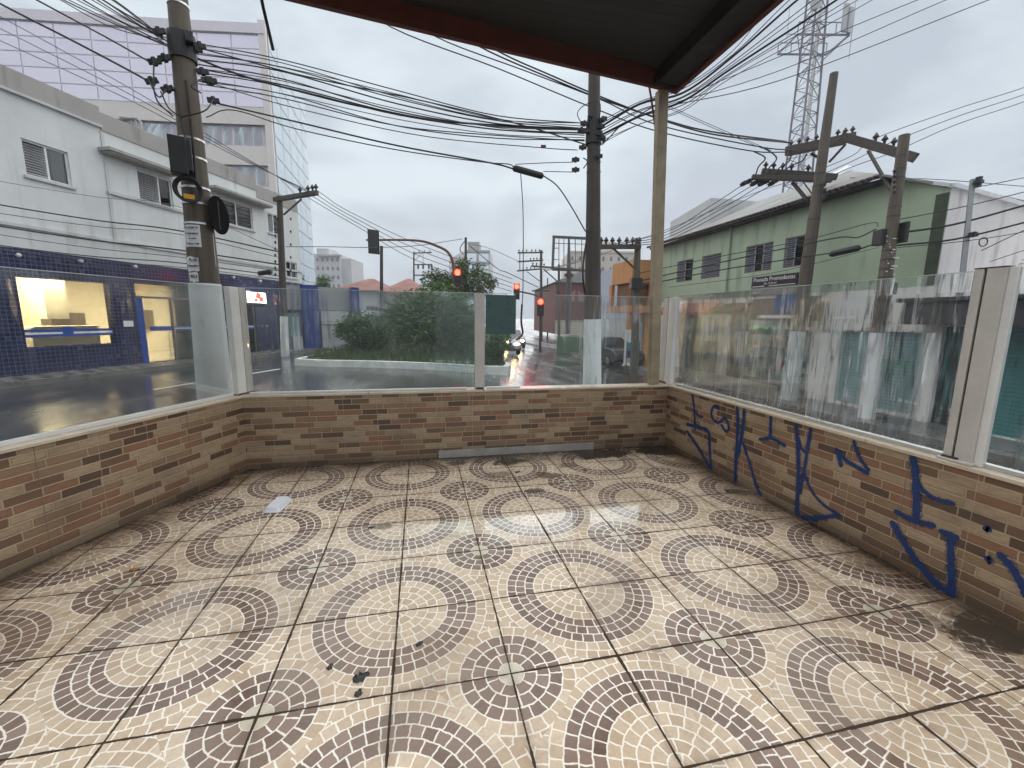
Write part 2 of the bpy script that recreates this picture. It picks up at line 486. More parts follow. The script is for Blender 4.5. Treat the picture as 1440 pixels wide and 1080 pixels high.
def mat_glass(name, streak=0.35, film=0.10, blur=0.22, tintc=(0.90, 0.95, 0.93), wave=0.5, drops=0.3, ior=1.11):
    """wet, dirty sheet glass: clear glass, a refracting film of running water, and dried dirt"""
    m = Mat(name); t = m.t; x, y, z = m.coords()
    t.nodes.remove(m.p)
    h = m.vec(x, y, 0.0)
    along = m.vec(x * 26.0, y * 26.0, z * 1.5); fine = m.vec(x * 70.0, y * 70.0, z * 9.0)
    s1 = m.noise(along, 1.0, 4, 0.6, 0.5); s2 = m.noise(fine, 1.0, 3, 0.6); big = m.noise(scale=1.6, detail=4)
    dr = m.noise(scale=85.0, detail=2)
    fr = m.n("ShaderNodeFresnel"); fr.inputs['IOR'].default_value = 1.5
    tr = m.n("ShaderNodeBsdfTransparent"); tr.inputs[0].default_value = (*tintc, 1)
    rf = m.n("ShaderNodeBsdfRefraction"); rf.inputs['IOR'].default_value = ior; rf.inputs['Roughness'].default_value = blur
    rf.inputs[0].default_value = (*tintc, 1)
    bp = m.n("ShaderNodeBump"); bp.inputs['Strength'].default_value = wave; bp.inputs['Distance'].default_value = 0.0022
    m.link(s1 * 0.7 + s2 * 0.3 + dr * 0.15, bp.inputs['Height']); m.link(bp.outputs[0], rf.inputs['Normal'])
    gl = m.n("ShaderNodeBsdfGlossy"); gl.inputs['Roughness'].default_value = 0.06
    df = m.n("ShaderNodeBsdfTranslucent"); df.inputs[0].default_value = (0.62, 0.65, 0.66, 1)
    dd = m.n("ShaderNodeBsdfDiffuse"); dd.inputs[0].default_value = (0.5, 0.52, 0.52, 1)
    md = m.n("ShaderNodeMixShader"); md.inputs[0].default_value = 0.45; m.link(df.outputs[0], md.inputs[1]); m.link(dd.outputs[0], md.inputs[2])
    wmask = ((s1 + (big - 0.5) * 0.9).sst(0.62 - streak * 0.45, 0.80 - streak * 0.45) * min(1, streak * 2.2)).mn(0.96)
    m1 = m.n("ShaderNodeMixShader"); m.link(wmask, m1.inputs[0]); m.link(tr.outputs[0], m1.inputs[1]); m.link(rf.outputs[0], m1.inputs[2])
    dirt = (big.sst(0.35, 0.7) * 0.6 + s2.sst(0.52, 0.7) * 0.8 + dr.sst(0.62, 0.72) * drops * 2.0 + 0.25) * film
    m2 = m.n("ShaderNodeMixShader"); m.link(dirt.mn(0.8), m2.inputs[0]); m.link(m1.outputs[0], m2.inputs[1]); m.link(md.outputs[0], m2.inputs[2])
    m3 = m.n("ShaderNodeMixShader"); m.link(X(t, fr.outputs[0]) * 0.5, m3.inputs[0]); m.link(m2.outputs[0], m3.inputs[1]); m.link(gl.outputs[0], m3.inputs[2])
    m.link(m3.outputs[0], m.out.inputs[0])
    return m.m


def mat_window(name, tintc=(0.6, 0.65, 0.66)):
    m = Mat(name); t = m.t; t.nodes.remove(m.p)
    tr = m.n("ShaderNodeBsdfTransparent"); tr.inputs[0].default_value = (*tintc, 1)
    gl = m.n("ShaderNodeBsdfGlossy"); gl.inputs['Roughness'].default_value = 0.03
    fr = m.n("ShaderNodeFresnel"); fr.inputs['IOR'].default_value = 1.5
    mxs = m.n("ShaderNodeMixShader"); m.link(fr.outputs[0], mxs.inputs[0]); m.link(tr.outputs[0], mxs.inputs[1]); m.link(gl.outputs[0], mxs.inputs[2])
    m.link(mxs.outputs[0], m.out.inputs[0]); return m.m


def mat_leaf(name, lo, hi):
    m = Mat(name); g = m.n("ShaderNodeNewGeometry"); r = X(m.t, g.outputs['Random Per Island'])
    m.coords(); a = m.noise(scale=0.9, detail=3)
    c = m.ramp(r * 0.6 + a * 0.4, [(0.2, lo), (0.8, hi)])
    m.set(c, 0.42); m.p.inputs['Transmission Weight'].default_value = 0.0
    return m.m


def mat_wood(name, col, plank=0.11, axis='y'):
    m = Mat(name); x, y, z = m.coords()
    q = (y if axis == 'y' else x) / plank
    r = m.white(m.vec(q.floor(), 1.0, 1.0)); e = q.frac().mn(1.0 - q.frac()); gap = 1.0 - e.sst(0.0, 0.06)
    st = m.noise(m.vec(x * (1.2 if axis == 'y' else 25), y * (25 if axis == 'y' else 1.2), z * 20), 1.0, 5, 0.6)
    c = m.ramp(r * 0.5 + st * 0.5, [(0.25, tint(col, 0.75)), (0.75, tint(col, 1.25))]); c = m.mix(gap, c, (0.004, 0.004, 0.003))
    return m.set(c, 0.6, bump=e.sst(0, 0.08) + st * 0.3, bstr=0.5, bdist=0.01)


def mat_shutter(name, col, pitch=0.09):
    m = Mat(name); x, y, z = m.coords()
    e = (z / pitch).frac(); a = m.noise(m.vec(x * 2, y * 2, z * 0.7), 1.3, 5, 0.6)
    c = m.ramp(a, [(0.3, tint(col, 0.75)), (0.7, tint(col, 1.2))]); c = m.mix(e.lt(0.12) * 0.7, c, tint(col, 0.25))
    return m.set(c, 0.45, bump=e, bstr=0.6, bdist=0.02)


def mat_corrugated(name, col, pitch=0.18, axis='y'):
    m = Mat(name); x, y, z = m.coords()
    q = (y if axis == 'y' else x) * (2 * math.pi / pitch)
    w = q._m('SINE'); a = m.noise(scale=1.2, detail=6)
    c = m.ramp(a, [(0.3, tint(col, 0.65)), (0.72, tint(col, 1.15))])
    c = m.mix(w.sst(-0.2, -0.95) * 0.35, c, tint(col, 0.35))
    return m.set(c, 0.75, bump=w, bstr=0.7, bdist=0.03)


def mat_roof_tile(name, col):
    m = Mat(name); x, y, z = m.coords()
    w = (x * 30.0)._m('SINE') * 0.5 + (y * 30.0)._m('SINE') * 0.5; a = m.noise(scale=0.8, detail=6)
    c = m.ramp(a, [(0.3, tint(col, 0.6)), (0.7, tint(col, 1.2))]); return m.set(c, 0.7, bump=w, bstr=0.4, bdist=0.03)


def mat_panel(name, col, col2, metal=0.0, rough=0.25):
    m = Mat(name); g = m.n("ShaderNodeNewGeometry"); r = X(m.t, g.outputs['Random Per Island'])
    m.coords(); a = m.noise(scale=0.25, detail=3)
    return m.set(m.mix(r * 0.6 + a * 0.4, col, col2), rough, metal)


def mat_pole(name, col=(0.110, 0.090, 0.069)):
    m = Mat(name); x, y, z = m.coords()
    st = m.noise(m.vec(x * 14, y * 14, z * 0.8), 1.0, 6, 0.65); f = m.noise(scale=60, detail=3); big = m.noise(scale=1.4, detail=4)
    c = m.ramp(st * 0.6 + big * 0.4, [(0.3, tint(col, 0.45)), (0.5, col), (0.75, tint(col, 1.5))])
    return m.set(c, 0.75, bump=f + st, bstr=0.35, bdist=0.008)


def mat_whitewash(name):
    m = Mat(name); x, y, z = m.coords()
    st = m.noise(m.vec(x * 7, y * 7, z * 1.6), 1.0, 6, 0.7); f = m.noise(scale=26, detail=4)
    c = m.mix((st * 0.55 + f * 0.45).sst(0.54, 0.66) * 0.6, (0.80, 0.81, 0.81), (0.40, 0.38, 0.35))
    return m.set(c, 0.7, bump=f, bstr=0.4, bdist=0.005)


K = dict(
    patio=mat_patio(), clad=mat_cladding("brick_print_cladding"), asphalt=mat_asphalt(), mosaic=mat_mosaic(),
    pave=plain("wet_concrete_pavement", (0.16, 0.155, 0.15), 0.3, 0, 0.3, 3, 0.3, 0.6),
    kerb=plain("whitewashed_kerb", (0.72, 0.72, 0.69), 0.55, 0, 0.28, 2.5, 0.3),
    sill=plain("pale_stone_sill", (0.58, 0.49, 0.37), 0.22, 0, 0.22, 6, 0.2, 0.6),
    cement=plain("bare_cement", (0.34, 0.32, 0.29), 0.8, 0, 0.3, 6, 0.4),
    alu=plain("darkened_white_aluminium", (0.55, 0.52, 0.48), 0.4, 0.1, 0.14, 5, 0.08),  # white aluminium darkened; paints the shade of the middle and left corner posts
    alu2=plain("white_aluminium", (0.74, 0.73, 0.70), 0.35, 0.1, 0.1, 5, 0.08),
    slot=plain("dark_slot", (0.045, 0.025, 0.02), 0.7), rust=plain("rusty_steel", (0.13, 0.062, 0.035), 0.8, 0, 0.5, 14, 0.4),
    spray=plain("blue_spray_paint", (0.008, 0.032, 0.125), 0.42, 0, 0.35, 30, 0.1),
    board=mat_wood("dark_ceiling_boards", (0.035, 0.032, 0.025)), fascia=plain("dark_red_fascia", (0.12, 0.032, 0.020), 0.5, 0, 0.3, 6, 0.15),
    beam=plain("dark_beam", (0.02, 0.013, 0.011), 0.6), postwood=plain("weathered_timber", (0.33, 0.27, 0.18), 0.6, 0, 0.3, 8, 0.3),
    galv=plain("galvanised_steel", (0.34, 0.35, 0.36), 0.45, 0.6, 0.2, 10), steel=plain("dark_painted_steel", (0.055, 0.05, 0.05), 0.5, 0.2, 0.3),
    black=plain("black_plastic", (0.012, 0.012, 0.013), 0.45, 0, 0.3), cable=plain("black_cable_sheath", (0.016, 0.015, 0.016), 0.6, 0, 0.2),
    cable2=plain("grey_cable_sheath", (0.05, 0.05, 0.055), 0.6, 0, 0.2),
    pole=mat_pole("weathered_concrete_pole"), pole2=mat_pole("dark_wet_concrete_pole", (0.060, 0.050, 0.040)), wash=mat_whitewash("flaking_whitewash"),
    wood=plain("grey_timber_crossarm", (0.075, 0.062, 0.05), 0.8, 0, 0.35, 12, 0.4), band=plain("bright_steel_band", (0.62, 0.62, 0.62), 0.3, 0.9),
    paper=stucco("torn_paper", (0.72, 0.72, 0.73), (0.3, 0.25, 0.2), 0.5, 0.7, 6), ink=plain("poster_ink", (0.02, 0.02, 0.035), 0.6),
    yellow=plain("yellow_tag", (0.6, 0.32, 0.02), 0.5), insul=plain("glazed_insulator", (0.035, 0.022, 0.018), 0.25),
    white_st=stucco("stained_white_render", (0.66, 0.68, 0.675), (0.22, 0.22, 0.21), 0.5), conc=stucco("mossy_concrete", (0.36, 0.35, 0.33), (0.09, 0.095, 0.08), 0.85),
    trim=stucco("white_trim", (0.55, 0.56, 0.56), (0.2, 0.2, 0.19), 0.5), bluetile=mat_blue_tile(), blue=plain("blue_paint", (0.02, 0.045, 0.22), 0.4),
    bluefilm=plain("blue_window_film", (0.015, 0.065, 0.33), 0.35), whitefilm=plain("white_window_film", (0.75, 0.75, 0.75), 0.4),
    winframe=plain("white_window_frame", (0.7, 0.7, 0.7), 0.4), louvre=mat_shutter("white_louvre", (0.62, 0.63, 0.64), 0.06), glassd=mat_window("window_glass"),
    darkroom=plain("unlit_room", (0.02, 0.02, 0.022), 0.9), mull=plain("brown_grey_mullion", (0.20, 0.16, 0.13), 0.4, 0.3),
    warmwall=plain("cream_room_wall", (0.80, 0.73, 0.60), 0.8, 0, 0.06), warmfloor=plain("pale_shop_floor", (0.55, 0.48, 0.38), 0.25),
    counter=plain("white_counter", (0.85, 0.85, 0.82), 0.4), mauve=mat_panel("mauve_cladding_panel", (0.74, 0.66, 0.76), (0.82, 0.75, 0.83), 0.75, 0.22),
    mauvel=plain("mauve_joint", (0.72, 0.66, 0.72), 0.6), beige=plain("beige_cladding", (0.72, 0.66, 0.62), 0.5, 0, 0.08, 0.4), bglass=mat_panel("blue_curtain_glass", (0.17, 0.285, 0.385), (0.26, 0.385, 0.48), 0.0, 0.25),
    stripglass=mat_panel("pale_strip_glass", (0.78, 0.86, 0.92), (0.90, 0.94, 0.96), 0.85, 0.10), green=stucco("green_render", (0.385, 0.47, 0.34), (0.12, 0.14, 0.105), 0.9, 0.8, 0.8),
    whitewall=stucco("streaked_white_gable", (0.66, 0.63, 0.63), (0.10, 0.09, 0.09), 0.8, 0.8, 0.8), asb=mat_corrugated("grey_fibre_cement_roof", (0.33, 0.33, 0.32)),
    flash=plain("white_ridge_flashing", (0.62, 0.63, 0.66), 0.4), teal=mat_shutter("teal_roller_shutter", (0.07, 0.23, 0.24)), tealgrey=mat_shutter("grey_teal_roller_shutter", (0.24, 0.36, 0.37)),
    shopwall=stucco("pale_shop_wall", (0.74, 0.72, 0.69), (0.18, 0.17, 0.16), 0.5), awnred=plain("faded_red_awning", (0.38, 0.13, 0.11), 0.7), awndark=plain("dark_awning", (0.025, 0.025, 0.028), 0.7, 0, 0.3),
    awnbrown=plain("brown_fascia", (0.13, 0.105, 0.085), 0.7, 0, 0.3, 3), signblack=plain("black_sign_board", (0.015, 0.016, 0.02), 0.35), signwhite=plain("white_sign_letter", (0.75, 0.75, 0.75), 0.5),
    signgrey=plain("grey_sign_strip", (0.26, 0.23, 0.22), 0.5), signblue=plain("blue_sign_board", (0.02, 0.09, 0.24), 0.35), tower=plain("red_white_lattice", (0.17, 0.15, 0.18), 0.5, 0.3, 0.15),
    leaf=mat_leaf("bush_leaf", (0.022, 0.065, 0.012), (0.095, 0.19, 0.032)), leaf2=mat_leaf("tree_leaf", (0.022, 0.055, 0.012), (0.085, 0.155, 0.03)), grass=mat_leaf("island_grass", (0.03, 0.06, 0.015), (0.08, 0.13, 0.035)),
    bark=plain("bark", (0.06, 0.045, 0.03), 0.9, 0, 0.4, 12, 0.5), soil=plain("damp_soil", (0.05, 0.055, 0.03), 0.9, 0, 0.4, 5, 0.4), roofred=mat_roof_tile("red_clay_roof", (0.26, 0.11, 0.085)),
    farwhite=stucco("far_pale_render", (0.52, 0.52, 0.53), (0.3, 0.3, 0.3), 0.4, 0.8, 0.3), fargrey=stucco("far_grey_render", (0.34, 0.34, 0.34), (0.2, 0.2, 0.2), 0.4, 0.8, 0.3), farbeige=stucco("far_beige_render", (0.56, 0.48, 0.40), (0.35, 0.3, 0.27), 0.3, 0.8, 0.3),
    brickred=stucco("dark_red_render", (0.17, 0.062, 0.055), (0.09, 0.05, 0.045), 0.5, 0.8, 0.6), orange=stucco("orange_render", (0.52, 0.25, 0.09), (0.25, 0.14, 0.08), 0.5, 0.8, 0.6), lilac=stucco("pale_lilac_render", (0.47, 0.48, 0.58), (0.3, 0.3, 0.33), 0.4, 0.8, 0.6),
    farwin=plain("far_window", (0.10, 0.105, 0.115), 0.2), redlamp=emit("red_signal_lens", (1.0, 0.004, 0.002), 55), headlamp=emit("headlamp", (1.0, 0.60, 0.26), 22), lens_off=plain("unlit_lens", (0.05, 0.05, 0.05), 0.15),
    lampwarm=emit("warm_ceiling_lamp", (1.0, 0.80, 0.55), 9), sign_lit=emit("lit_white_sign", (1.0, 0.95, 0.9), 2.2), sign_red=emit("lit_red_sign", (1.0, 0.05, 0.03), 1.8), sign_green=emit("lit_green_sign", (0.05, 0.9, 0.35), 1.4),
    carpaint=plain("grey_car_paint", (0.10, 0.105, 0.115), 0.22, 0.5, 0.1), carsilver=plain("silver_car_paint", (0.35, 0.36, 0.37), 0.25, 0.5, 0.08), tyre=plain("tyre_rubber", (0.018, 0.018, 0.018), 0.8), rim=plain("wheel_rim", (0.4, 0.4, 0.4), 0.35, 0.8), carglass=plain("car_window", (0.02, 0.025, 0.03), 0.06, 0, 0.1, spec=0.8),
    matblack=plain("matt_black_plate", (0.006, 0.006, 0.006), 0.95, 0, 0.2, spec=0.05), glassedge=plain("ground_glass_edge", (0.50, 0.60, 0.57), 0.25, 0, 0.15, 12, 0.1, 0.7), mould=plain("dark_mould", (0.06, 0.075, 0.05), 0.9, 0, 0.4, 4), foam=plain("white_foam", (0.68, 0.69, 0.72), 0.45, 0, 0.05, 30, 0.1), amber=plain("amber_plastic", (0.26, 0.13, 0.02), 0.25, 0, 0.3, 40), darkred=plain("dark_red_collar", (0.10, 0.01, 0.008), 0.4), leafdry=plain("black_wet_leaf", (0.016, 0.018, 0.015), 0.4, 0, 0.4, 40, 0.4),
    greenfilm=plain("dull_green_sheet", (0.045, 0.095, 0.09), 0.3, 0, 0.2, 6), cyan=plain("cyan_panel", (0.05, 0.36, 0.50), 0.5), purple=plain("purple_panel", (0.11, 0.07, 0.24), 0.5), greenwall=plain("green_painted_wall", (0.10, 0.17, 0.10), 0.7), orangewall=plain("orange_painted_wall", (0.36, 0.17, 0.06), 0.7),
    goods=mat_panel("shop_goods", (0.16, 0.20, 0.18), (0.42, 0.42, 0.40), 0, 0.5), goodsr=plain("red_goods", (0.40, 0.12, 0.11), 0.5), goodsg=plain("green_goods", (0.14, 0.30, 0.16), 0.5), shopdark=plain("dim_shop_interior", (0.10, 0.10, 0.10), 0.8),
    glass_l=mat_glass("wet_glass_left", 0.05, 0.030, 0.01, (0.97, 0.985, 0.98), 0.15, 0.3, 1.06), glass_m=mat_glass("wet_glass_middle", 0.22, 0.038, 0.02, (0.955, 0.98, 0.97), 0.30, 0.3),
    glass_r=mat_glass("rain_streaked_glass", 0.50, 0.020, 0.012, (0.975, 0.985, 0.98), 0.28, 0.25, 1.15), glass_o=mat_glass("wet_glass_overlap", 0.30, 0.05, 0.02, (0.93, 0.97, 0.955), 0.30, 0.35),
)

# ------------------------------------------------------------------ ground, roads, pavements
def ground_sheet():
    xs = np.unique(np.concatenate([np.linspace(-900, -60, 8), np.linspace(-60, -2, 12), np.linspace(-1.5, 10.5, 60), np.linspace(12, 80, 12), np.linspace(80, 900, 8)]))
    ys = np.unique(np.concatenate([np.linspace(-200, -20, 5), np.linspace(-20, 60, 40), np.linspace(60, 300, 10), np.linspace(300, 1600, 5)]))
    vs = [(a, b, zg(a, b)) for b in ys for a in xs]; n = len(xs)
    fs = [(j * n + i, j * n + i + 1, (j + 1) * n + i + 1, (j + 1) * n + i) for j in range(len(ys) - 1) for i in range(n - 1)]
    mb = MB(); mb.add(vs, fs, True); struct(mb.build("road", K['asphalt']))


ground_sheet()


def strip(name, pa, pb, h, mat, n=40, edge=True):
    """raised strip between two edge lines pa, pb (lists of 2 xy points), h above the road"""
    mb = MB(); vs = []
    for i in range(n + 1):
        t = i / n
        a = np.array(pa[0]) * (1 - t) + np.array(pa[1]) * t; b = np.array(pb[0]) * (1 - t) + np.array(pb[1]) * t
        vs += [(a[0], a[1], zg(a[0]) - 0.25), (a[0], a[1], zg(a[0]) + h), (b[0], b[1], zg(b[0]) + h), (b[0], b[1], zg(b[0]) - 0.25)]
    fs = [(4 * i + k, 4 * i + k + 1, 4 * i + 5 + k, 4 * i + 4 + k) for i in range(n) for k in range(3)]
    fs += [(0, 3, 2, 1), (4 * n, 4 * n + 1, 4 * n + 2, 4 * n + 3)]
    mb.add(vs, fs); return struct(mb.build(name, mat))


AL = 22.0
PLX = np.array([-9.83, 10.38]); DL = np.array([math.sin(rad(AL)), math.cos(rad(AL))]); NL = np.array([DL[1], -DL[0]])   # NL points to the street
strip("pavement", PLX - DL * 12 - NL * 0.3, PLX - DL * 12, 0.12, K['mosaic']) if False else None
strip("pavement", (PLX - DL * 14 - NL * .2, PLX + DL * 40 - NL * .2), (PLX - DL * 14 + NL * 1.15, PLX + DL * 40 + NL * 1.15), 0.12, K['mosaic'])
strip("kerb", (PLX - DL * 14 + NL * 1.154, PLX + DL * 40 + NL * 1.154), (PLX - DL * 14 + NL * 1.27, PLX + DL * 40 + NL * 1.27), 0.125, K['pave'])
XR = 12.11
strip("pavement", ((10.55, -9), (10.55, 45)), ((XR + .3, -9), (XR + .3, 45)), 0.13, K['pave'])
# pavement round the patio corner
WL = np.array([-1.57, 2.42]); DW = np.array([-0.3746, -0.9272]); NW = np.array([0.9272, -0.3746])
strip("pavement", (WL + DW * 7 - NW * 1.3, WL - DW * 1.6 - NW * 1.3), (WL + DW * 7 - NW * .155, WL - DW * 1.6 - NW * .155), 0.10, K['pave'])
strip("pavement", ((-0.85, 3.75), (4.7, 3.75)), ((-0.85, 2.58), (4.7, 2.58)), 0.10, K['pave'])
strip("pavement", ((4.5, -5), (4.5, 2.575)), ((3.21, -5), (3.21, 2.575)), 0.10, K['pave'])

# road paint: worn white line beside the left kerb lane and across the far street
mb = MB()
for k in range(5):
    a = PLX + DL * (-9 + k * 9) + NL * 4.4
    b = a + DL * 4.0
    mb.add([(*(a - NL * .05), -0.146), (*(a + NL * .05), -0.146), (*(b + NL * .05), -0.146), (*(b - NL * .05), -0.146)], [(0, 1, 2, 3)])
struct(mb.build("road_marking", K['kerb']))

# traffic island with a whitewashed kerb, soil, grass
ISL = [(-4.1, 13.5), (-3.2, 12.95), (-1.5, 12.45), (-0.5, 12.05), (.4, 11.6), (1.5, 11.15), (2.3, 11.0), (2.9, 11.3), (3.2, 12.2), (3.1, 14), (2.4, 19), (1.2, 25), (-0.4, 27), (-2.2, 24.5), (-3.6, 18)]


def inset(poly, d):
    c = np.mean(poly, axis=0); return [tuple(np.array(p) + (c - np.array(p)) / np.linalg.norm(c - np.array(p)) * d) for p in poly]


isl_in = inset(ISL, 0.22)
mb = MB(); n = len(ISL)
vs = [(p[0], p[1], zg(p[0]) - .1) for p in ISL] + [(p[0], p[1], -0.15 + .14 + (zg(p[0]) + .15) * .6 + .08) for p in ISL] + [(p[0], p[1], -0.15 + .14 + (zg(p[0]) + .15) * .6 + .08) for p in isl_in] + [(p[0], p[1], zg(p[0])) for p in isl_in]
mb.add(vs, [(k * n + i, k * n + (i + 1) % n, (k + 1) * n + (i + 1) % n, (k + 1) * n + i) for k in range(3) for i in range(n)])
struct(mb.build("island_kerb", K['kerb']))


def zi(x): return -0.15 + .19 + (zg(x) + .15) * .6


mb = MB(); vs = [(p[0], p[1], zi(p[0])) for p in isl_in]; vs.append((-.3, 17, zi(0) + .12))
mb.add(vs, [(i, (i + 1) % n, n) for i in range(n)]); struct(mb.build("island_soil", K['soil']))


def inside(p, poly):
    c = False; j = len(poly) - 1
    for i in range(len(poly)):
        (xi, yi), (xj, yj) = poly[i], poly[j]
        if (yi > p[1]) != (yj > p[1]) and p[0] < (xj - xi) * (p[1] - yi) / (yj - yi) + xi: c = not c
        j = i
    return c


mb = MB(); cnt = 0
while cnt < 6500:
    p = (rng.uniform(-4, 3.2), 11 + 15.5 * rng.random() ** 1.7)
    if not inside(p, isl_in): continue
    cnt += 1; z0 = zi(p[0]); h = rng.uniform(.10, .34); a = rng.uniform(0, 6.28); w = rng.uniform(.008, .018); l = rng.uniform(.02, .16); b = rng.uniform(0, 6.28)
    dx, dy = math.cos(a) * w, math.sin(a) * w; ex, ey = math.cos(b) * l, math.sin(b) * l
    mb.add([(p[0] - dx, p[1] - dy, z0), (p[0] + dx, p[1] + dy, z0), (p[0] + dx * .7 + ex * .4, p[1] + dy * .7 + ey * .4, z0 + h * .6), (p[0] + ex, p[1] + ey, z0 + h)], [(0, 1, 2, 3)])
struct(mb.build("grass", K['grass']), 'stuff')

# ------------------------------------------------------------------ patio
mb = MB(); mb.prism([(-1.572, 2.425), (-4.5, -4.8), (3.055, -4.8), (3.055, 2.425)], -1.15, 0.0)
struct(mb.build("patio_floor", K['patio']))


def half_wall(label, loc, rz, x0, x1, out, sill_h=.752):
    """local x along the wall, inner face at y=0, body towards out*y"""
    r = thing("half_wall", label, "wall", loc, None, rz)
    th = .15 * out
    mb = MB(); mb.box((x0, min(0, th), -1.1), (x1, max(0, th), sill_h - .0265)); mb.build("clad_wall", K['clad'], r, local=True)
    mb = MB(); a, b = -0.018 * out, th + .02 * out
    xs = np.linspace(x0, x1, max(2, int((x1 - x0) / 1.1) + 1))
    for i in range(len(xs) - 1): mb.box((xs[i] + .002, min(a, b), sill_h - .024), (xs[i + 1] - .002, max(a, b), sill_h))
    mb.build("sill", K['sill'], r, bevel=.004, local=True)
    return r


wl = half_wall("brick-print tiled half wall on the left beside the bank street, running diagonally", (-1.57, 2.42, 0), math.atan2(DW[1], DW[0]), 0.0, 6.9, -1, .750)
wb = half_wall("brick-print tiled half wall straight ahead with a bare cement patch at its foot", (-1.57, 2.42, 0), 0.0, -.02, 4.77, 1, .752)
wr = half_wall("brick-print tiled half wall on the right covered in blue graffiti", (3.05, 2.42, 0), rad(-90), 0.0, 7.0, 1, .754)
p0, p1 = G(617, 645), G(835, 632)
mb = MB(); mb.box((p0[0] + 1.57, -.006, 0.0), (p1[0] + 1.57, .004, .085)); mb.build("cement_patch", K['cement'], wb, bevel=.003, local=True)
mb = MB(); mb.box((0.03, -.10, .7515), (3.9, -.06, .775)); mb.build("glass_channel", K['alu2'], wl, local=True)
mb = MB(); mb.box((0.05, .05, .7535), (2.2, .085, .770)); mb.box((2.42, .05, .7535), (2.80, .085, .770)); mb.build("glass_channel", K['alu2'], wb, local=True)
mb = MB(); mb.box((0.05, .06, .7555), (6.0, .10, .775)); mb.build("glass_channel", K['alu2'], wr, local=True)

# graffiti on the right wall: traced strokes, real paint thickness
def gq(x, y): q = V(920 + x / 2.769, 520 + y / 2.769, (3.05, 0), 0); return np.array([2.42 - q[1], min(q[2], .712)])


STROKES = [
    ([(150, 85), (156, 150), (160, 232)], 9), ([(160, 165), (172, 178), (190, 184)], 7), ([(128, 212), (165, 222), (210, 240), (216, 300), (222, 388)], 11), ([(128, 240), (170, 300), (220, 388)], 10),
    ([(252, 150), (238, 140), (224, 158), (226, 185), (244, 205), (262, 200), (274, 188), (286, 205), (290, 232), (278, 238), (262, 215)], 9),
    ([(325, 135), (326, 220), (320, 330), (315, 440)], 14), ([(353, 140), (345, 230), (326, 335)], 13), ([(345, 285), (368, 350), (395, 440), (415, 490)], 11),
    ([(455, 180), (454, 225), (452, 264)], 12), ([(412, 271), (455, 266), (480, 278), (510, 296)], 11),
    ([(556, 192), (560, 300), (562, 400), (556, 575)], 14), ([(614, 206), (600, 290), (585, 390), (566, 480)], 12), ([(560, 262), (572, 300), (592, 328)], 9), ([(580, 385), (610, 465), (660, 525), (722, 565)], 10), ([(556, 573), (620, 578), (722, 565)], 12),
    ([(782, 255), (784, 300), (802, 345), (835, 390)], 11), ([(710, 310), (745, 350), (830, 402)], 14), ([(712, 312), (722, 345), (728, 372)], 14),
    ([(1017, 312), (1020, 440), (1022, 586)], 24), ([(1024, 420), (1045, 465), (1090, 500), (1168, 521)], 14), ([(945, 553), (985, 575), (1030, 592), (1088, 606)], 20),
    ([(930, 598), (985, 690), (1060, 790), (1160, 890)], 24), ([(1120, 630), (1150, 640), (1178, 652)], 22), ([(1155, 650), (1158, 760), (1162, 888)], 24),
    ([(1294, 618), (1304, 623)], 24), ([(1300, 736), (1310, 740)], 24), ([(1350, 722), (1395, 770), (1432, 835), (1452, 880)], 30),
]
mb = MB(); off = 0.0012
mbo = MB()
for st, w in STROKES:
    pts = [gq(*q) for q in st]; P = spline(pts, 7); P = [q + nrg.normal(0, .0006, 2) for q in P]
    mid = st[len(st) // 2]; sc = np.linalg.norm(gq(mid[0] + 5, mid[1]) - gq(mid[0], mid[1])) / 5; sv2 = np.linalg.norm(gq(mid[0], mid[1] + 5) - gq(mid[0], mid[1])) / 5
    hw = w * .5 * min(sv2, sc) * 1.12; off += .00012; vs = []; m_ = len(P)
    for i in range(m_):
        d = P[min(i + 1, m_ - 1)] - P[max(0, i - 1)]; d /= np.linalg.norm(d) + 1e-9; nn = np.array([-d[1], d[0]]); k = hw * (1 + .12 * math.sin(i * 1.7) + rng.uniform(-.06, .06))
        for s_ in (1, -1): q = P[i] + nn * k * s_; vs.append((q[0], -off, q[1]))
    mb.add(vs, [(2 * i, 2 * i + 2, 2 * i + 3, 2 * i + 1) for i in range(m_ - 1)])
    ov = [((vs[i][0] * 1.35 - vs[i ^ 1][0] * .35), -.0009 - off * .05, min(.722, vs[i][2] * 1.35 - vs[i ^ 1][2] * .35)) for i in range(len(vs))]
    mbo.add(ov, [(2 * i, 2 * i + 2, 2 * i + 3, 2 * i + 1) for i in range(m_ - 1)])
    for e, i0 in ((0, 1), (m_ - 1, m_ - 2)):
        d = P[e] - P[i0]; a0 = math.atan2(d[1], d[0]); fan = [(P[e][0], -off, P[e][1])] + [(P[e][0] + hw * math.cos(a0 + a), -off, P[e][1] + hw * math.sin(a0 + a)) for a in np.linspace(-math.pi / 2, math.pi / 2, 7)]
        mb.add(fan, [(0, i + 1, i + 2) for i in range(6)])
mb.build("graffiti", K['spray'], wr, local=True)
om = Mat("blue_overspray"); om.coords(); om.set((0.008, 0.032, 0.125), 0.6); on_ = om.noise(scale=150, detail=3); ob = om.noise(scale=9, detail=3)
om.p.inputs['Alpha'].default_value = .5; om.link((on_ * .7 + ob * .3).sst(.46, .62) * .75, om.p.inputs['Alpha'])
mbo.build("overspray", om.m, wr, local=True)
dr = MB()
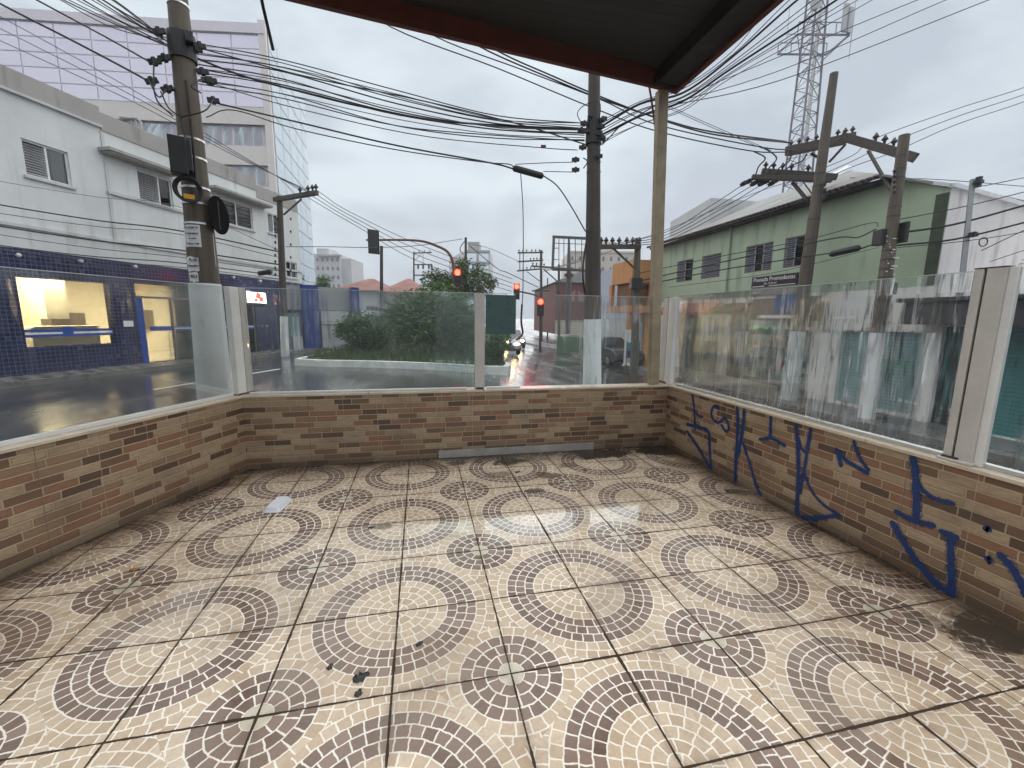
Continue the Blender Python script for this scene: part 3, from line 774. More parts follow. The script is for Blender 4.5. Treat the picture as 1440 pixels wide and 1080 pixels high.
for (gx, gy, gl) in ((1022, 590, 40), (1000, 588, 25), (1085, 606, 22), (720, 568, 18), (222, 388, 12), (1160, 655, 30), (832, 404, 14), (556, 578, 14)):
    q = gq(gx, gy); q2 = gq(gx, gy + gl); dr.add([(q[0] - .002, -.0052, q[1]), (q[0] + .002, -.0052, q[1]), (q[0] + .0012, -.0052, max(.01, q2[1])), (q[0] - .0012, -.0052, max(.01, q2[1]))], [(0, 1, 2, 3)])
dr.build("paint_drips", K['spray'], wr, local=True)

# posts that hold the glass
def glass_post(label, loc, rz, L, zt, mats, parts, z0=.755):
    r = thing("glass_post", label, "post", (loc[0], loc[1], z0), "aluminium posts holding the glass screens", rz)
    for (nm, a, b, c, d, mt, zz) in parts:
        mb = MB(); mb.box((a, c, 0 if zz is None else zz[0]), (b, d, (zt - z0) if zz is None else zz[1])); mb.build(nm, K[mt], r, bevel=.003, local=True)
    return r


glass_post("aluminium post with its shade coloured grey-beige in the middle of the wall straight ahead", (.767, 2.44, 0), 0, 0, 1.787, None, [("profile", -.053, .053, 0, .045, 'alu', None), ("base_bracket", -.04, .04, -.008, .06, 'steel', (0, .018)), ("cap", -.055, .055, -.002, .047, 'rust', (1.03, 1.036))])
glass_post("white double post in the left corner with a chipped edge", (-1.60, 2.45, 0), math.atan2(DW[1], DW[0]), 0, 1.79, None,
           [("profile", -.085, .02, -.05, .012, 'alu2', None), ("slot", -.094, -.085, -.045, .0, 'slot', None), ("profile", -.175, -.094, -.05, .008, 'alu', None), ("base_bracket", -.19, .02, -.055, .02, 'rust', (0, .014))])  # second profile carries its shade in the darker metal colour
glass_post("rusty-edged white post in the right corner beside the roof post", (3.085, 2.56, 0), rad(-90), 0, 1.785, None,
           [("profile", -.10, .0, -.02, .045, 'alu', None), ("slot", .0, .012, -.012, .04, 'rust', None), ("profile", .012, .13, -.02, .045, 'alu2', None), ("base_bracket", -.11, .05, -.04, .05, 'rust', (0, .022)), ("cap", -.1, .02, -.021, .046, 'rust', (1.0305, 1.036))])
glass_post("broad white double post near the right edge with a dark slot down its middle", (3.085, -.36, 0), rad(-90), 0, 1.81, None,
           [("profile", -.045, -.006, -.012, .045, 'alu', None), ("slot", -.006, .006, -.002, .04, 'slot', None), ("profile", .006, .088, -.012, .045, 'alu', None), ("glass_clamp", .088, .125, .0, .03, 'alu2', None), ("base_bracket", -.06, .10, -.035, .06, 'alu', (0, .014)), ("base_bracket", -.045, .03, -.028, .055, 'slot', (.014, .024)), ("cap", -.05, .09, -.013, .046, 'slot', (1.055, 1.062))])

# glass screens (8 mm sheets)
def screen(label, a, b, z0, z1, mat, th=.008):
    a = np.array(a, float); b = np.array(b, float); L = np.linalg.norm(b - a); rz = math.atan2(*(b - a)[::-1])
    mb = MB(); mb.box((0, -th / 2, z0), (L, th / 2, z1)); o = mb.build("glass_screen", K[mat]); o.location = (a[0], a[1], 0); o.rotation_euler = (0, 0, rz)
    mb = MB(); mb.box((0.002, -th / 2 + .0005, z1 + .0003), (L - .002, th / 2 - .0005, z1 + .0045)); mb.build("polished_edge", K['glassedge'], o, local=True)
    return tag(o, label, "glass screen", "glass screens along the half walls")


def lw(u, v): return WL + DW * u + NW * v


screen("long clear wet glass screen on the left wall facing the blue tiled shop", lw(.02, -.08), lw(3.8, -.08), .765, 1.785, 'glass_l')
screen("wide rain-streaked glass screen between the left corner post and the middle post", (-1.50, 2.487), (.74, 2.487), .765, 1.782, 'glass_m')
gs = screen("narrow sliding glass sheet overlapping behind the middle post with a green film patch", (.30, 2.512), (1.17, 2.512), .79, 1.785, 'glass_o')
mb = MB(); q0, q1 = V(683, 413, (0, 2.512), 90), V(725, 470, (0, 2.512), 90)
mb.box((q0[0] - .30, -.0065, q1[2]), (q1[0] - .30, -.0045, q0[2] - .01)); mb.build("green_film", K['greenfilm'], gs, local=True)
q = V(781, 417, (0, 2.49), 90)
screen("misted glass screen left of the roof post with an open gap beside it", (q[0], 2.49), (2.90, 2.49), .765, 1.782, 'glass_m')
screen("heavily rain-streaked glass screen on the right wall above the graffiti", (3.10, 2.42), (3.10, -.30), .765, 1.80, 'glass_r')
screen("wet glass screen beyond the broad white post at the right edge", (3.10, -.47), (3.10, -2.9), .765, 1.82, 'glass_r')

# canopy roof
rf = thing("canopy_roof", "dark timber canopy roof with a dark red fascia over the patio", "roof", (2.85, 2.45, 4.0))
fx = lambda x: 2.46 + .1413 * (x - 2.83)
YB = 0.35; fb = lambda x: YB + .1413 * (x - 2.83)
mb = MB(); mb.prism([(2.86, fx(2.86) - .03), (-10, fx(-10) - .03), (-10, fb(-10)), (2.86, fb(2.86))], 4.135, 4.22); mb.build("ceiling", K['board'], rf)
mb = MB(); mb.prism([(2.93, fx(2.93)), (-10, fx(-10)), (-10, fx(-10) - .05), (2.93, fx(2.93) - .05)], 3.962, 4.17); mb.build("front_fascia", K['fascia'], rf)
mb = MB(); mb.prism([(2.93, fb(2.93) - .055), (2.93, fb(2.93) - .005), (-10, fb(-10) - .005), (-10, fb(-10) - .055)], 3.99, 4.2); mb.build("rear_fascia", K['fascia'], rf)
mb = MB(); mb.box((2.885, YB, 3.958), (2.935, fx(2.9), 4.18)); mb.build("side_fascia", K['fascia'], rf)
mb = MB(); mb.box((2.64, YB, 3.99), (2.88, fx(2.64) - .055, 4.13)); mb.build("beam", K['beam'], rf)
mb = MB(); mb.bar((2.76, 2.47, 3.97), (2.893, 2.50, .755), .115, .085, (0, 1, 0)); mb.build("roof_post", K['postwood'], rf, bevel=.006)
mb = MB(); mb.tube([D(909, 98, 4.55), D(916, 140, 4.6), D(922, 183, 4.72)], .012, 6); mb.build("brace", K['rust'], rf)
mb = MB(); mb.bar((2.60, 2.40, 4.02), (2.86, 2.44, 4.02), .10, .09); mb.build("post_bracket", K['beam'], rf)
mb = MB(); mb.tube([D(362, -30, 2.9), D(370, 10, 2.92), D(384, 70, 2.95)], .011, 6); tag(mb.build("hanging_rod", K['steel']), "short dark rod hanging down from the roof edge near the glass tower", "rod")

# litter on the patio floor
def tray():
    a, b, c, d = G(369, 722), G(393, 721), G(411, 704), G(391, 701.5)
    ctr = (a + b + c + d) / 4; u = ((d - a) + (c - b)) / 2; v = ((b - a) + (c - d)) / 2; L, Wd = np.linalg.norm(u), np.linalg.norm(v)
    r = thing("foam_tray", "white foam food tray lying upside down on the tiled floor", "tray", (ctr[0], ctr[1], 0.0), None, math.atan2(u[1], u[0]))
    def ring(l, w, z, rr=.02):
        out = []
        for sx, sy, a0 in ((1, 1, 0), (-1, 1, 90), (-1, -1, 180), (1, -1, 270)):
            for k in range(5):
                t = rad(a0 + k * 22.5); out.append((sx * (l / 2 - rr) + rr * math.cos(t), sy * (w / 2 - rr) + rr * math.sin(t), z))
        return out
    rings = [ring(L * 1.02, Wd * 1.02, .002), ring(L * 1.02, Wd * 1.02, .007), ring(L * .95, Wd * .93, .009), ring(L * .84, Wd * .72, .038), ring(L * .80, Wd * .66, .041), ring(L * .76, Wd * .6, .039)]
    mb = MB(); vs = sum(rings, []); n = 20
    mb.add(vs, [(k * n + i, k * n + (i + 1) % n, (k + 1) * n + (i + 1) % n, (k + 1) * n + i) for k in range(5) for i in range(n)] + [tuple(5 * n + i for i in range(n))], False)
    mb.build("tray_shell", K['foam'], r, local=True)


tray()
c = G(190, 803); r = thing("amber_vial", "small amber plastic vial with a dark red neck lying on a brown tile circle", "litter", (c[0], c[1], .010), None, rad(12))
mb = MB(); mb.tube([(-.026, 0, 0), (-.022, 0, 0), (.012, 0, 0), (.018, 0, 0)], [.006, .0095, .0095, .006], 12); mb.build("vial_body", K['amber'], r, local=True)
mb = MB(); mb.tube([(.018, 0, -.001), (.024, 0, -.001)], .0065, 10); mb.build("collar", K['darkred'], r, local=True)
mb = MB(); mb.tube([(.024, 0, -.001), (.046, .002, -.002)], .0055, 10); mb.build("cap", K['galv'], r, local=True)


def leaf(px, py, L, ang, lab, ragged=1.0):
    c = G(px, py); mb = MB(); n = 9; vs = []
    for i in range(n):
        t = i / (n - 1); w = math.sin(math.pi * min(1, t * .92 + .06)) ** .8 * L * .34 * (1 + ragged * rng.uniform(-.35, .35))
        z = .001 + .0025 * math.sin(t * 5) ** 2 * ragged
        vs += [(L * (t - .5), w * rng.uniform(.6, 1.5), z + rng.uniform(0, .0015)), (L * (t - .5), 0, z), (L * (t - .5), -w * rng.uniform(.4, 1.5), z + rng.uniform(0, .0015))]
    fs = [(3 * i + k, 3 * i + k + 1, 3 * i + 4 + k, 3 * i + 3 + k) for i in range(n - 1) for k in (0, 1)]
    mb.add(vs, fs, True); o = mb.build("dead_leaf", K['leafdry']); o.location = (c[0], c[1], .001); o.rotation_euler = (0, 0, rad(ang))
    sm = o.modifiers.new("solid", 'SOLIDIFY'); sm.thickness = .0012
    tag(o, lab, "leaf", "dead leaves on the patio floor")


leaf(508, 953, .07, 20, "largest black wet leaf lying at the foot of the big central tile circle", 1.3)
leaf(504, 975, .04, 60, "small black leaf scrap just below the largest leaf")
leaf(590, 906, .038, 40, "small dark leaf on the brown ring right of the largest leaf")
leaf(464, 938, .035, 75, "thin dark twig-like leaf left of the largest leaf", .5)
leaf(522, 742, .05, 10, "dark leaf at the edge of the wet reflection on the floor")
leaf(1022, 690, .05, 130, "dark leaf scrap on the floor near the graffiti wall", 1.2)
leaf(728, 664, .06, 30, "dark leaf stuck to the floor below the cement patch", 1.2)
leaf(822, 661, .05, 160, "dark leaf on the floor nearest the right end of the wall ahead", 1.2)

# ------------------------------------------------------------------ white corner building with the blue tiled shop (left)
RZL = rad(90 - AL)


def lf(x, y): q = V(x, y, PLX, AL); return float((q[:2] - PLX) @ DL), float(q[2])


def rect(x0, y0, x1, y1): a, b = lf(x0, y0), lf(x1, y1); return (a[0], b[0], min(a[1], b[1]), max(a[1], b[1]))


LB = thing("corner_building", "white two-storey corner building above a blue tiled shop front", "building", (PLX[0], PLX[1], 0), None, RZL)
UE = 11.45
w1 = (lf(29, 195)[0], lf(95, 213)[0], 4.93, 5.80); w2 = (lf(192, 235)[0], lf(240, 250)[0], 5.05, 5.98)
w3 = (lf(306, 278)[0], lf(354, 291)[0], 5.05, 5.97); w4 = (lf(376, 300)[0], lf(393, 302)[0], 5.15, 5.98); w5 = (lf(402, 368)[0], lf(417, 370)[0], 3.32, 4.05)
ZB = 3.10
mb = MB(); openings(mb, -16, UE, ZB, 7.0, [w1, w2, w3, w4, w5], .25)
mb.quad((UE, 0, ZB), (UE, 9, ZB), (UE, 9, 7.0), (UE, 0, 7.0)); mb.quad((-16, 9, ZB), (-16, 0, ZB), (-16, 0, 7.0), (-16, 9, 7.0)); mb.quad((-16, 0, 6.99), (UE, 0, 6.99), (UE, 9, 6.99), (-16, 9, 6.99))
mb.build("upper_wall", K['white_st'], LB, local=True)
shop = (lf(22, 392)[0], lf(153, 398)[0], .66, 2.40); door = (lf(190, 410)[0], lf(357, 410)[0], -.02, 2.47)
mb = MB(); openings(mb, -16, UE, -.3, ZB - .004, [shop, door], .22); mb.quad((UE, 0, -.3), (UE, 9, -.3), (UE, 9, ZB), (UE, 0, ZB))
mb.build("blue_tiled_wall", K['bluetile'], LB, local=True)
# parapet bands, ledges, concrete canopies
u137, u359 = lf(137, 150)[0], lf(359, 255)[0]
mb = MB(); mb.box((-16, -.05, 6.84), (u137, .2, 7.34)); mb.box((u137, -.03, 6.72), (u359, .2, 7.22)); mb.box((u359, -.02, 6.45), (UE, .2, 6.98)); mb.build("parapet", K['conc'], LB, bevel=.01, local=True)
mb = MB(); mb.box((-16, -.09, 6.78), (u137, -.001, 6.84)); mb.box((-16, -.06, 3.62), (UE, -.001, 3.70)); mb.box((lf(150, 270)[0], -.07, lf(150, 272)[1]), (lf(258, 300)[0], -.001, lf(150, 272)[1] + .09)); mb.build("ledge", K['trim'], LB, local=True)
c0 = lf(138, 216); c1 = lf(238, 247)
for a, b in ((lf(138, 215)[0], lf(243, 245)[0]), (lf(290, 260)[0], lf(372, 286)[0])):
    mb = MB(); mb.box((a, -.42, 6.13), (b, -.001, 6.23)); mb.box((a + .05, -.38, 6.09), (b - .05, -.001, 6.128)); mb.build("concrete_canopy", K['conc'], LB, bevel=.012, local=True)
mb = MB(); mb.box((u137 - .03, -.03, 3.7), (u137 + .05, -.001, 6.7)); mb.build("pilaster", K['trim'], LB, local=True)


def sash(w, split, dark=True, louvre=True, name="window"):
    a, b, c, d = w; fr = MB(); t = .045
    for q in ((a, a + t, c, d), (b - t, b, c, d), (a + t, b - t, c, c + t), (a + t, b - t, d - t, d)): fr.box((q[0], .05, q[2]), (q[1], .12, q[3]))
    m_ = a + (b - a) * split; fr.box((m_ - t / 2, .052, c + t), (m_ + t / 2, .118, d - t)); f = fr.build(name, K['winframe'], LB, local=True)
    if louvre:
        lv = MB()
        z = c + .08
        while z < d - .07: lv.bar(((a + t), .075, z), ((m_ - t / 2), .075, z), .045, .012, (0, .6, 1)); z += .062
        lv.build("louvre", K['louvre'], f, local=True)
    g = MB(); g.box((m_ if louvre else a + t, .08, c + t), (b - t, .086, d - t)); g.build("pane", K['glassd'], f, local=True)
    s = MB(); s.box((a - .06, -.07, c - .07), (b + .06, .05, c - .002)); s.build("window_sill", K['trim'], f, local=True)
    r = MB(); r.box((a - .2, .9, c - .2), (b + .2, .92, d + .2)); r.build("dark_room", K['darkroom'], f, local=True)
    if not louvre:
        gb = MB()
        for zz in np.linspace(c + .2, d - .2, 4): gb.bar((a + t, .06, zz), (b - t, .06, zz), .014, .014)
        gb.build("window_bars", K['steel'], f, local=True)


sash(w1, .52); sash(w2, .62); sash(w3, .52, louvre=False); sash(w4, .5); sash(w5, .5, louvre=False)
# lit shop interior
mb = MB(); u0, u1 = shop[0] - 1.2, door[1] + 2.6; v1 = 4.5
mb.quad((u0, v1, -.05), (u1, v1, -.05), (u1, v1, 2.9), (u0, v1, 2.9)); mb.quad((u0, .22, -.05), (u0, v1, -.05), (u0, v1, 2.9), (u0, .22, 2.9)); mb.quad((u1, v1, -.05), (u1, .22, -.05), (u1, .22, 2.9), (u1, v1, 2.9))
mb.quad((u0, .22, 2.9), (u0, v1, 2.9), (u1, v1, 2.9), (u1, .22, 2.9)); mb.box((shop[1] - .5, 1.7, -.05), (shop[1] + .05, 4.4, 2.88)); mb.box((shop[0] - .2, 1.2, -.05), (shop[0] + .32, 1.5, 2.88)); mb.build("room_wall", K['warmwall'], LB, local=True)
mb = MB(); mb.quad((u0, .0, -.03), (u1, .0, -.03), (u1, v1, -.03), (u0, v1, -.03)); mb.build("room_floor", K['warmfloor'], LB, local=True)
for uu in (shop[0] + .6, shop[1] - .2, (door[0] + door[1]) / 2 - .8, door[1] - .8, door[1] + 1.4):
    mb = MB(); mb.box((uu - .55, 1.6, 2.84), (uu + .55, 1.9, 2.895)); mb.build("ceiling_lamp", K['lampwarm'], LB, local=True)
    ld = bpy.data.lights.new("room_light", 'AREA'); ld.energy = 120; ld.size = 1.2; ld.color = (1.0, .76, .48); lo = bpy.data.objects.new("room_light", ld); COL.objects.link(lo); lo.parent = LB; lo.location = (uu, 1.75, 2.80)
mb = MB(); mb.box((shop[0] + .75, 1.0, -.05), (shop[1] + .3, 1.35, 1.12)); mb.box((shop[0] + .8, .95, 1.12), (shop[1] + .3, 1.4, 1.16)); mb.build("counter", K['counter'], LB, bevel=.01, local=True)
mb = MB(); mb.box((shop[0] + 1.55, 1.5, 1.16), (shop[0] + 2.1, 1.9, 1.36)); mb.build("desk_screen", K['mull'], LB, bevel=.01, local=True)
mb = MB(); mb.box((door[0] + .5, 4.2, .0), (door[0] + 1.5, 4.45, 1.55)); mb.build("cabinet", K['mull'], LB, local=True)
mb = MB(); mb.box((door[1] - 1.6, 4.25, .9), (door[1] - .8, 4.45, 1.7)); mb.build("notice_board", K['mull'], LB, local=True)
# shop window glass, film bands
g = MB(); g.box((shop[0], .10, shop[2]), (shop[1], .106, shop[3])); gp = g.build("shop_window", K['glassd'], LB, local=True)
mb = MB()
for a, b in ((.90, .965), (1.03, 1.095)): mb.box((shop[0] + .01, .092, a), (shop[1] - .01, .096, b))
mb.box((shop[0] + .85, .088, .90), (shop[0] + 1.1, .091, 1.15)); mb.build("blue_band", K['bluefilm'], gp, local=True)
mb = MB(); mb.box((shop[0] + .01, .092, .972), (shop[1] - .01, .095, 1.022)); mb.build("white_band", K['whitefilm'], gp, local=True)
# doors: transom, mullions, bands, railing
mb = MB(); dz = 2.06
mb.box((door[0], .06, dz - .03), (door[1], .14, dz + .04))
for f_ in (0, .245, .47, .72, .995): mb.box((door[0] + (door[1] - door[0]) * f_ - .03, .062, -.02), (door[0] + (door[1] - door[0]) * f_ + .03, .138, dz - .03))
mb.box((door[0] + (door[1] - door[0]) * .3, .07, dz + .04), (door[0] + (door[1] - door[0]) * .3 + .03, .13, door[3])); fr = mb.build("door_frame", K['mull'], LB, local=True)
g = MB(); g.box((door[0], .09, -.02), (door[1], .095, door[3])); g.build("door_glass", K['glassd'], fr, local=True)
mb = MB(); mb.box((door[0] - .02, -.012, -.02), (door[0] + .17, .05, 2.03)); mb.build("blue_jamb", K['bluefilm'], LB, local=True)
mb = MB(); dw_ = door[1] - door[0]
mb.box((door[0] + dw_ * .08, .08, .98), (door[0] + dw_ * .24, .086, 1.13)); mb.box((door[0] + dw_ * .26, .08, .96), (door[0] + dw_ * .985, .086, 1.02)); mb.box((door[0] + dw_ * .26, .08, 1.08), (door[0] + dw_ * .985, .086, 1.13)); mb.build("blue_band", K['bluefilm'], fr, local=True)
mb = MB(); mb.box((door[0] + dw_ * .26, .081, 1.025), (door[0] + dw_ * .985, .085, 1.075)); mb.build("white_band", K['whitefilm'], fr, local=True)
mb = MB(); z = .2
mb.bar((door[0] + dw_ * .28, .5, .92), (door[1] - .1, .5, .92), .03, .03); mb.bar((door[0] + dw_ * .28, .5, .15), (door[1] - .1, .5, .15), .02, .02)
for uu in np.arange(door[0] + dw_ * .28, door[1] - .1, .14): mb.bar((uu, .5, .0), (uu, .5, .92), .014, .014)
mb.build("inner_railing", K['mull'], LB, local=True)
mb = MB(); a = lf(174, 458); mb.box((a[0], -.012, a[1] - .03), (a[0] + .28, -.001, a[1] + .15)); mb.build("notice_plate", K['whitefilm'], LB, local=True)
for q in ((21, 359), (109, 367), (186, 375), (325, 390), (363, 395)):
    mb = MB(); a = lf(*q); mb.sphere((a[0], -.12, a[1]), .055, 8, 6); mb.bar((a[0], -.1, a[1]), (a[0], 0, a[1] + .02), .02, .02)
    mb.build("spotlight", K['alu2'], LB, local=True)
a = lf(343, 416); b = lf(361, 422); z0 = (a[1] + b[1]) / 2
sg = MB(); sg.box((a[0] - .2, -.50, z0 - .20), (b[0] - .05, -.30, z0 + .22)); sgo = sg.build("lit_sign", K['sign_lit'], LB, bevel=.02, local=True)
mb = MB(); mb.prism([(0, 0)] * 3, 0, 0) if False else None
for (du, dz_, s_) in ((.18, .08, .16), (.34, -.06, .14), (.05, -.10, .10)):
    mb.add([(a[0] + du - s_, -.506, z0 + dz_ - s_ * .5), (a[0] + du + s_ * .6, -.506, z0 + dz_ - s_ * .8), (a[0] + du + s_, -.506, z0 + dz_ + s_ * .5), (a[0] + du - s_ * .3, -.506, z0 + dz_ + s_ * .9)], [(0, 1, 2, 3)])
mb.build("red_logo", K['sign_red'], sgo, local=True)
mb = MB(); mb.box((a[0] - .1, -.46, z0 - .36), (b[0] - .1, -.32, z0 - .21)); mb.build("sign_bracket", K['black'], sgo, local=True)
# ventilation pipes on the roof
mb = MB()
for k in range(3):
    b_ = D(186 + k * 6, 172, 24.5); mb.tube([b_ + np.array([0, 0, -1.5]), b_, b_ + np.array([-.15, 0, .2]), b_ + np.array([-.6, 0, .22 - .03 * k])], .07, 6)
tag(mb.build("vent_pipes", K['conc']), "bent pale vent pipes rising behind the white parapet", "pipe")

# grey and blue gated frontage further along the left street
gp0 = D(392, 486, 19.5); GA = 62.0; gd = np.array([math.sin(rad(GA)), math.cos(rad(GA))])
GB = thing("gated_shop", "low shop front with dark blue pillars and grey roller gates behind the island", "building", (gp0[0], gp0[1], 0), None, rad(90 - GA))
def gu(x, y): q = V(x, y, gp0[:2], GA); return float((q[:2] - gp0[:2]) @ gd), float(q[2])
gz = gu(450, 403)[1]
def grect(x0, y0, x1, y1): a, b = gu(x0, y0), gu(x1, y1); return a[0], b[0], b[1], a[1]
mb = MB(); a = gu(380, 440)[0]; b = gu(508, 440)[0]
mb.box((a, .25, gu(440, 436)[1]), (b, 6, gz)); mb.box((a, .5, -.3), (b, 6, gu(440, 436)[1] - .004)); mb.build("wall", K['fargrey'], GB, local=True)
for x0, x1 in ((424, 452), (494, 508)):
    q = grect(x0, 404, x1, 497); mb = MB(); mb.box((q[0], -.05, -.1), (q[1], .3, gz + .05)); mb.build("blue_pillar", K['blue'], GB, local=True)
mb = MB(); q = grect(403, 440, 424, 496); mb.box((q[0], .1, -.1), (q[1], .16, q[3])); mb.build("roller_gate", K['tealgrey'], GB, local=True)
q = grect(452, 437, 494, 494); mb = MB(); mb.box((q[0], .12, -.1), (q[1], .18, q[3] * .62)); mb.build("roller_gate", K['louvre'], GB, local=True)
mb = MB(); mb.box((q[0], .05, q[3] * .63), (q[1], .12, q[3] * .70)); mb.build("gate_beam", K['farwhite'], GB, local=True)
mb = MB(); mb.box((q[0], .12, q[3] * .71), (q[1], .18, q[3])); mb.build("upper_panel", K['farwhite'], GB, local=True)
q = grect(410, 484, 424, 497); mb = MB(); mb.box((q[0], -.35, -.1), (q[1], .05, .55)); tag(mb.build("meter_cabinet", K['farwhite']), "small pale cabinet standing against the grey gate by the far left pole", "cabinet"); bpy.data.objects["meter_cabinet"].matrix_world = GB.matrix_basis.copy()

# curved glass tower behind the white building
ZT = 30.0
def tower_pt(x, y): return G(x, y, ZT)[:2]
FR = [tower_pt(-420, 6), tower_pt(-200, 4), tower_pt(0, 12), tower_pt(120, 20), tower_pt(230, 28), tower_pt(371, 35)]
SD = [FR[-1], tower_pt(428, 145)]
def tz(x, y): return float(V(x, y, FR[-1], 90 + 12.2)[2])
GT = thing("glass_tower", "tall office block with mauve panelled front and blue glass side behind the white building", "building", (FR[-1][0], FR[-1][1], 0))


def resample(P, n):
    P = np.array(P); d = np.r_[0, np.cumsum(np.linalg.norm(np.diff(P, axis=0), axis=1))]; t = np.linspace(0, d[-1], n + 1)
    return np.stack([np.interp(t, d, P[:, k]) for k in (0, 1)], 1)


def grid_wall(name, line, n, z0, z1, m, mat, gap, off, jname=None, jmat=None, parent=GT):
    P = resample(line, n); mb = MB(); zs = np.linspace(z0, z1, m + 1); out = None
    for i in range(n):
        a, b = P[i], P[i + 1]; d = (b - a) / np.linalg.norm(b - a); nn = np.array([d[1], -d[0]]) * off
        for j in range(m):
            p, q = a + d * gap + nn, b - d * gap + nn
            mb.add([(*p, zs[j] + gap), (*q, zs[j] + gap), (*q, zs[j + 1] - gap), (*p, zs[j + 1] - gap)], [(0, 1, 2, 3)])
    o = mb.build(name, mat, parent)
    if jmat is not None:
        jb = MB()
        for i in range(n):
            jb.add([(*P[i], z0), (*P[i + 1], z0), (*P[i + 1], z1), (*P[i], z1)], [(0, 1, 2, 3)])
        jb.build(jname, jmat, parent)
    return o


z1_ = tz(371, 152)
grid_wall("mauve_panel", FR, 16, z1_, ZT - .9, 5, K['mauve'], .06, .03, "joint", K['mauvel'])
P = resample(FR, 16)
mb = MB()
for i in range(16): mb.bar((*P[i], ZT - .45), (*P[i + 1], ZT - .45), .5, .9)
mb.build("parapet", K['mauvel'], GT)
zA, zB = tz(371, 176), tz(371, 206)
zC, zD = tz(371, 233), tz(371, 263)
for (a, b) in ((zA, z1_), (zC, zB), (0, zD)):
    mb = MB()
    for i in range(16): mb.add([(*P[i], a), (*P[i + 1], a), (*P[i + 1], b), (*P[i], b)], [(0, 1, 2, 3)])
    mb.build("beige_band", K['beige'], GT)
for (a, b) in ((zB, zA), (zD, zC)):
    Q = [p - np.array([0.1, 1.0]) * 0 for p in FR]
    grid_wall("strip_window", [p + np.array([0.0, .35]) for p in FR], 52, a, b, 1, K['stripglass'], .05, 0, "window_bar", K['mauvel'])
    mb = MB(); e = FR[-1]; mb.add([(*e, a), (*(e + np.array([0, .4])), a), (*(e + np.array([0, .4])), b), (*e, b)], [(0, 1, 2, 3)]); mb.build("beige_band", K['beige'], GT)
k_ = FR[-1]; mb = MB(); mb.box((k_[0] - .55, k_[1] - .12, 0), (k_[0] + .12, k_[1] + .3, ZT + .35)); mb.build("corner_column", K['beige'], GT)
grid_wall("side_glass", [k_ + np.array([.12, .3]), SD[1]], 5, 0, ZT + .1, 15, K['bglass'], .05, .06, "side_joint", K['beige'])
mb = MB(); b0 = SD[1]; mb.add([(*b0, 0), (b0[0] - 40, b0[1], 0), (b0[0] - 40, b0[1], ZT), (*b0, ZT)], [(0, 1, 2, 3)])
pl = [tuple(p) for p in FR] + [tuple(SD[1]), (SD[1][0] - 40, SD[1][1])]; mb.add([(*p, ZT - .3) for p in pl], [tuple(range(len(pl)))]); mb.build("roof", K['mauvel'], GT)

# ------------------------------------------------------------------ green building (right)
Y0 = 18.2


def rfc(x, y): q = V(x, y, (XR, 0), 0); return Y0 - float(q[1]), float(q[2])


GR = thing("green_building", "green two-storey building with shops below and a grey fibre-cement roof", "building", (XR, Y0, 0), None, rad(-90))
UC = rfc(1338, 265)[0]; ZE = 5.22; ZF = 2.40; zb = -.90
wins = []
for (x0, y0, x1, y1) in ((953, 366, 973, 392), (988, 358, 1012, 387), (1050, 346, 1084, 382), (1105, 337, 1142, 376)):
    a, b = rfc(x0, y0), rfc(x1, y1); wins.append((a[0], b[0], 3.28, 4.24))
mb = MB(); uk = rfc(1246, 276)[0]
openings(mb, 0, UC, ZF, 4.58, wins, .25)
mb.add([(0, 0, 4.58), (UC, 0, 4.58), (uk, 0, ZE), (0, 0, ZE)], [(0, 1, 2, 3)])
mb.quad((0, 10, ZF), (0, 0, ZF), (0, 0, ZE), (0, 10, ZE))
mb.build("green_wall", K['green'], GR, local=True)
# gable end, stained white, with a sloping top edge
gt = V(1440, 290, (0, Y0 - UC), 90); slope = (gt[2] - 4.62) / (gt[0] - XR)
mb = MB(); mb.add([(UC + .004, -.003, -1), (UC + .004, 9, -1), (UC + .004, 9, 4.62 + slope * 9), (UC + .004, -.003, 4.62)], [(0, 1, 2, 3)]); mb.build("white_gable", K['whitewall'], GR, local=True)
mb = MB(); mb.bar((UC + .02, -.02, 4.63), (UC + .02, 9, 4.63 + slope * 9), .12, .09); mb.bar((uk, -.03, ZE + .03), (UC, -.03, 4.64), .1, .08); mb.build("coping", K['flash'], GR, local=True)
mb = MB(); mb.box((UC - .28, -.012, ZF), (UC - .02, -.001, 4.5)); mb.build("corner_strip", K['mould'], GR, local=True)
# roof: slope facing the street, hip end, ridge
RX = 3.6
pr = V(1191, 240, (XR + RX, 0), 0); ur, zr = Y0 - float(pr[1]), float(pr[2])
mb = MB()
mb.add([(-.3, -.42, ZE - .02), (uk + .25, -.42, ZE - .02), (ur, RX, zr), (-.3, RX, zr)], [(0, 1, 2, 3)])
mb.add([(uk + .25, -.42, ZE - .02), (UC, .05, 4.66), (UC, RX + 3, 4.66 + slope * (RX + 3) + .25), (ur, RX, zr)], [(0, 1, 2, 3)])
mb.add([(-.3, RX, zr), (ur, RX, zr), (ur, RX + 5, zr - 1.2), (-.3, RX + 5, zr - 1.2)], [(0, 1, 2, 3)])
o = mb.build("roof", K['asb'], GR, local=True); sm = o.modifiers.new("solid", 'SOLIDIFY'); sm.thickness = .05
mb = MB()
for u in np.arange(-.2, uk + .2, .178): mb.tube([(u, -.50, ZE - .035), (u, -.30, ZE + .02)], .05, 6)
o.data.materials[0]; mb.build("eave_corrugation", K['slot'], GR, local=True)
mb = MB(); mb.tube([(ur - .5, RX + .2, zr - .02), (ur, RX, zr + .02), (ur + .25, RX * .72, zr - (zr - ZE) * .27), (ur + .3, RX * .62, zr - (zr - ZE) * .42)], [.1, .16, .2, .2], 8); mb.build("ridge_cap", K['flash'], GR, local=True)
mb = MB(); mb.box((-.2, -.36, ZE - .14), (uk + .1, .0, ZE - .07)); mb.build("soffit", K['darkroom'], GR, local=True)
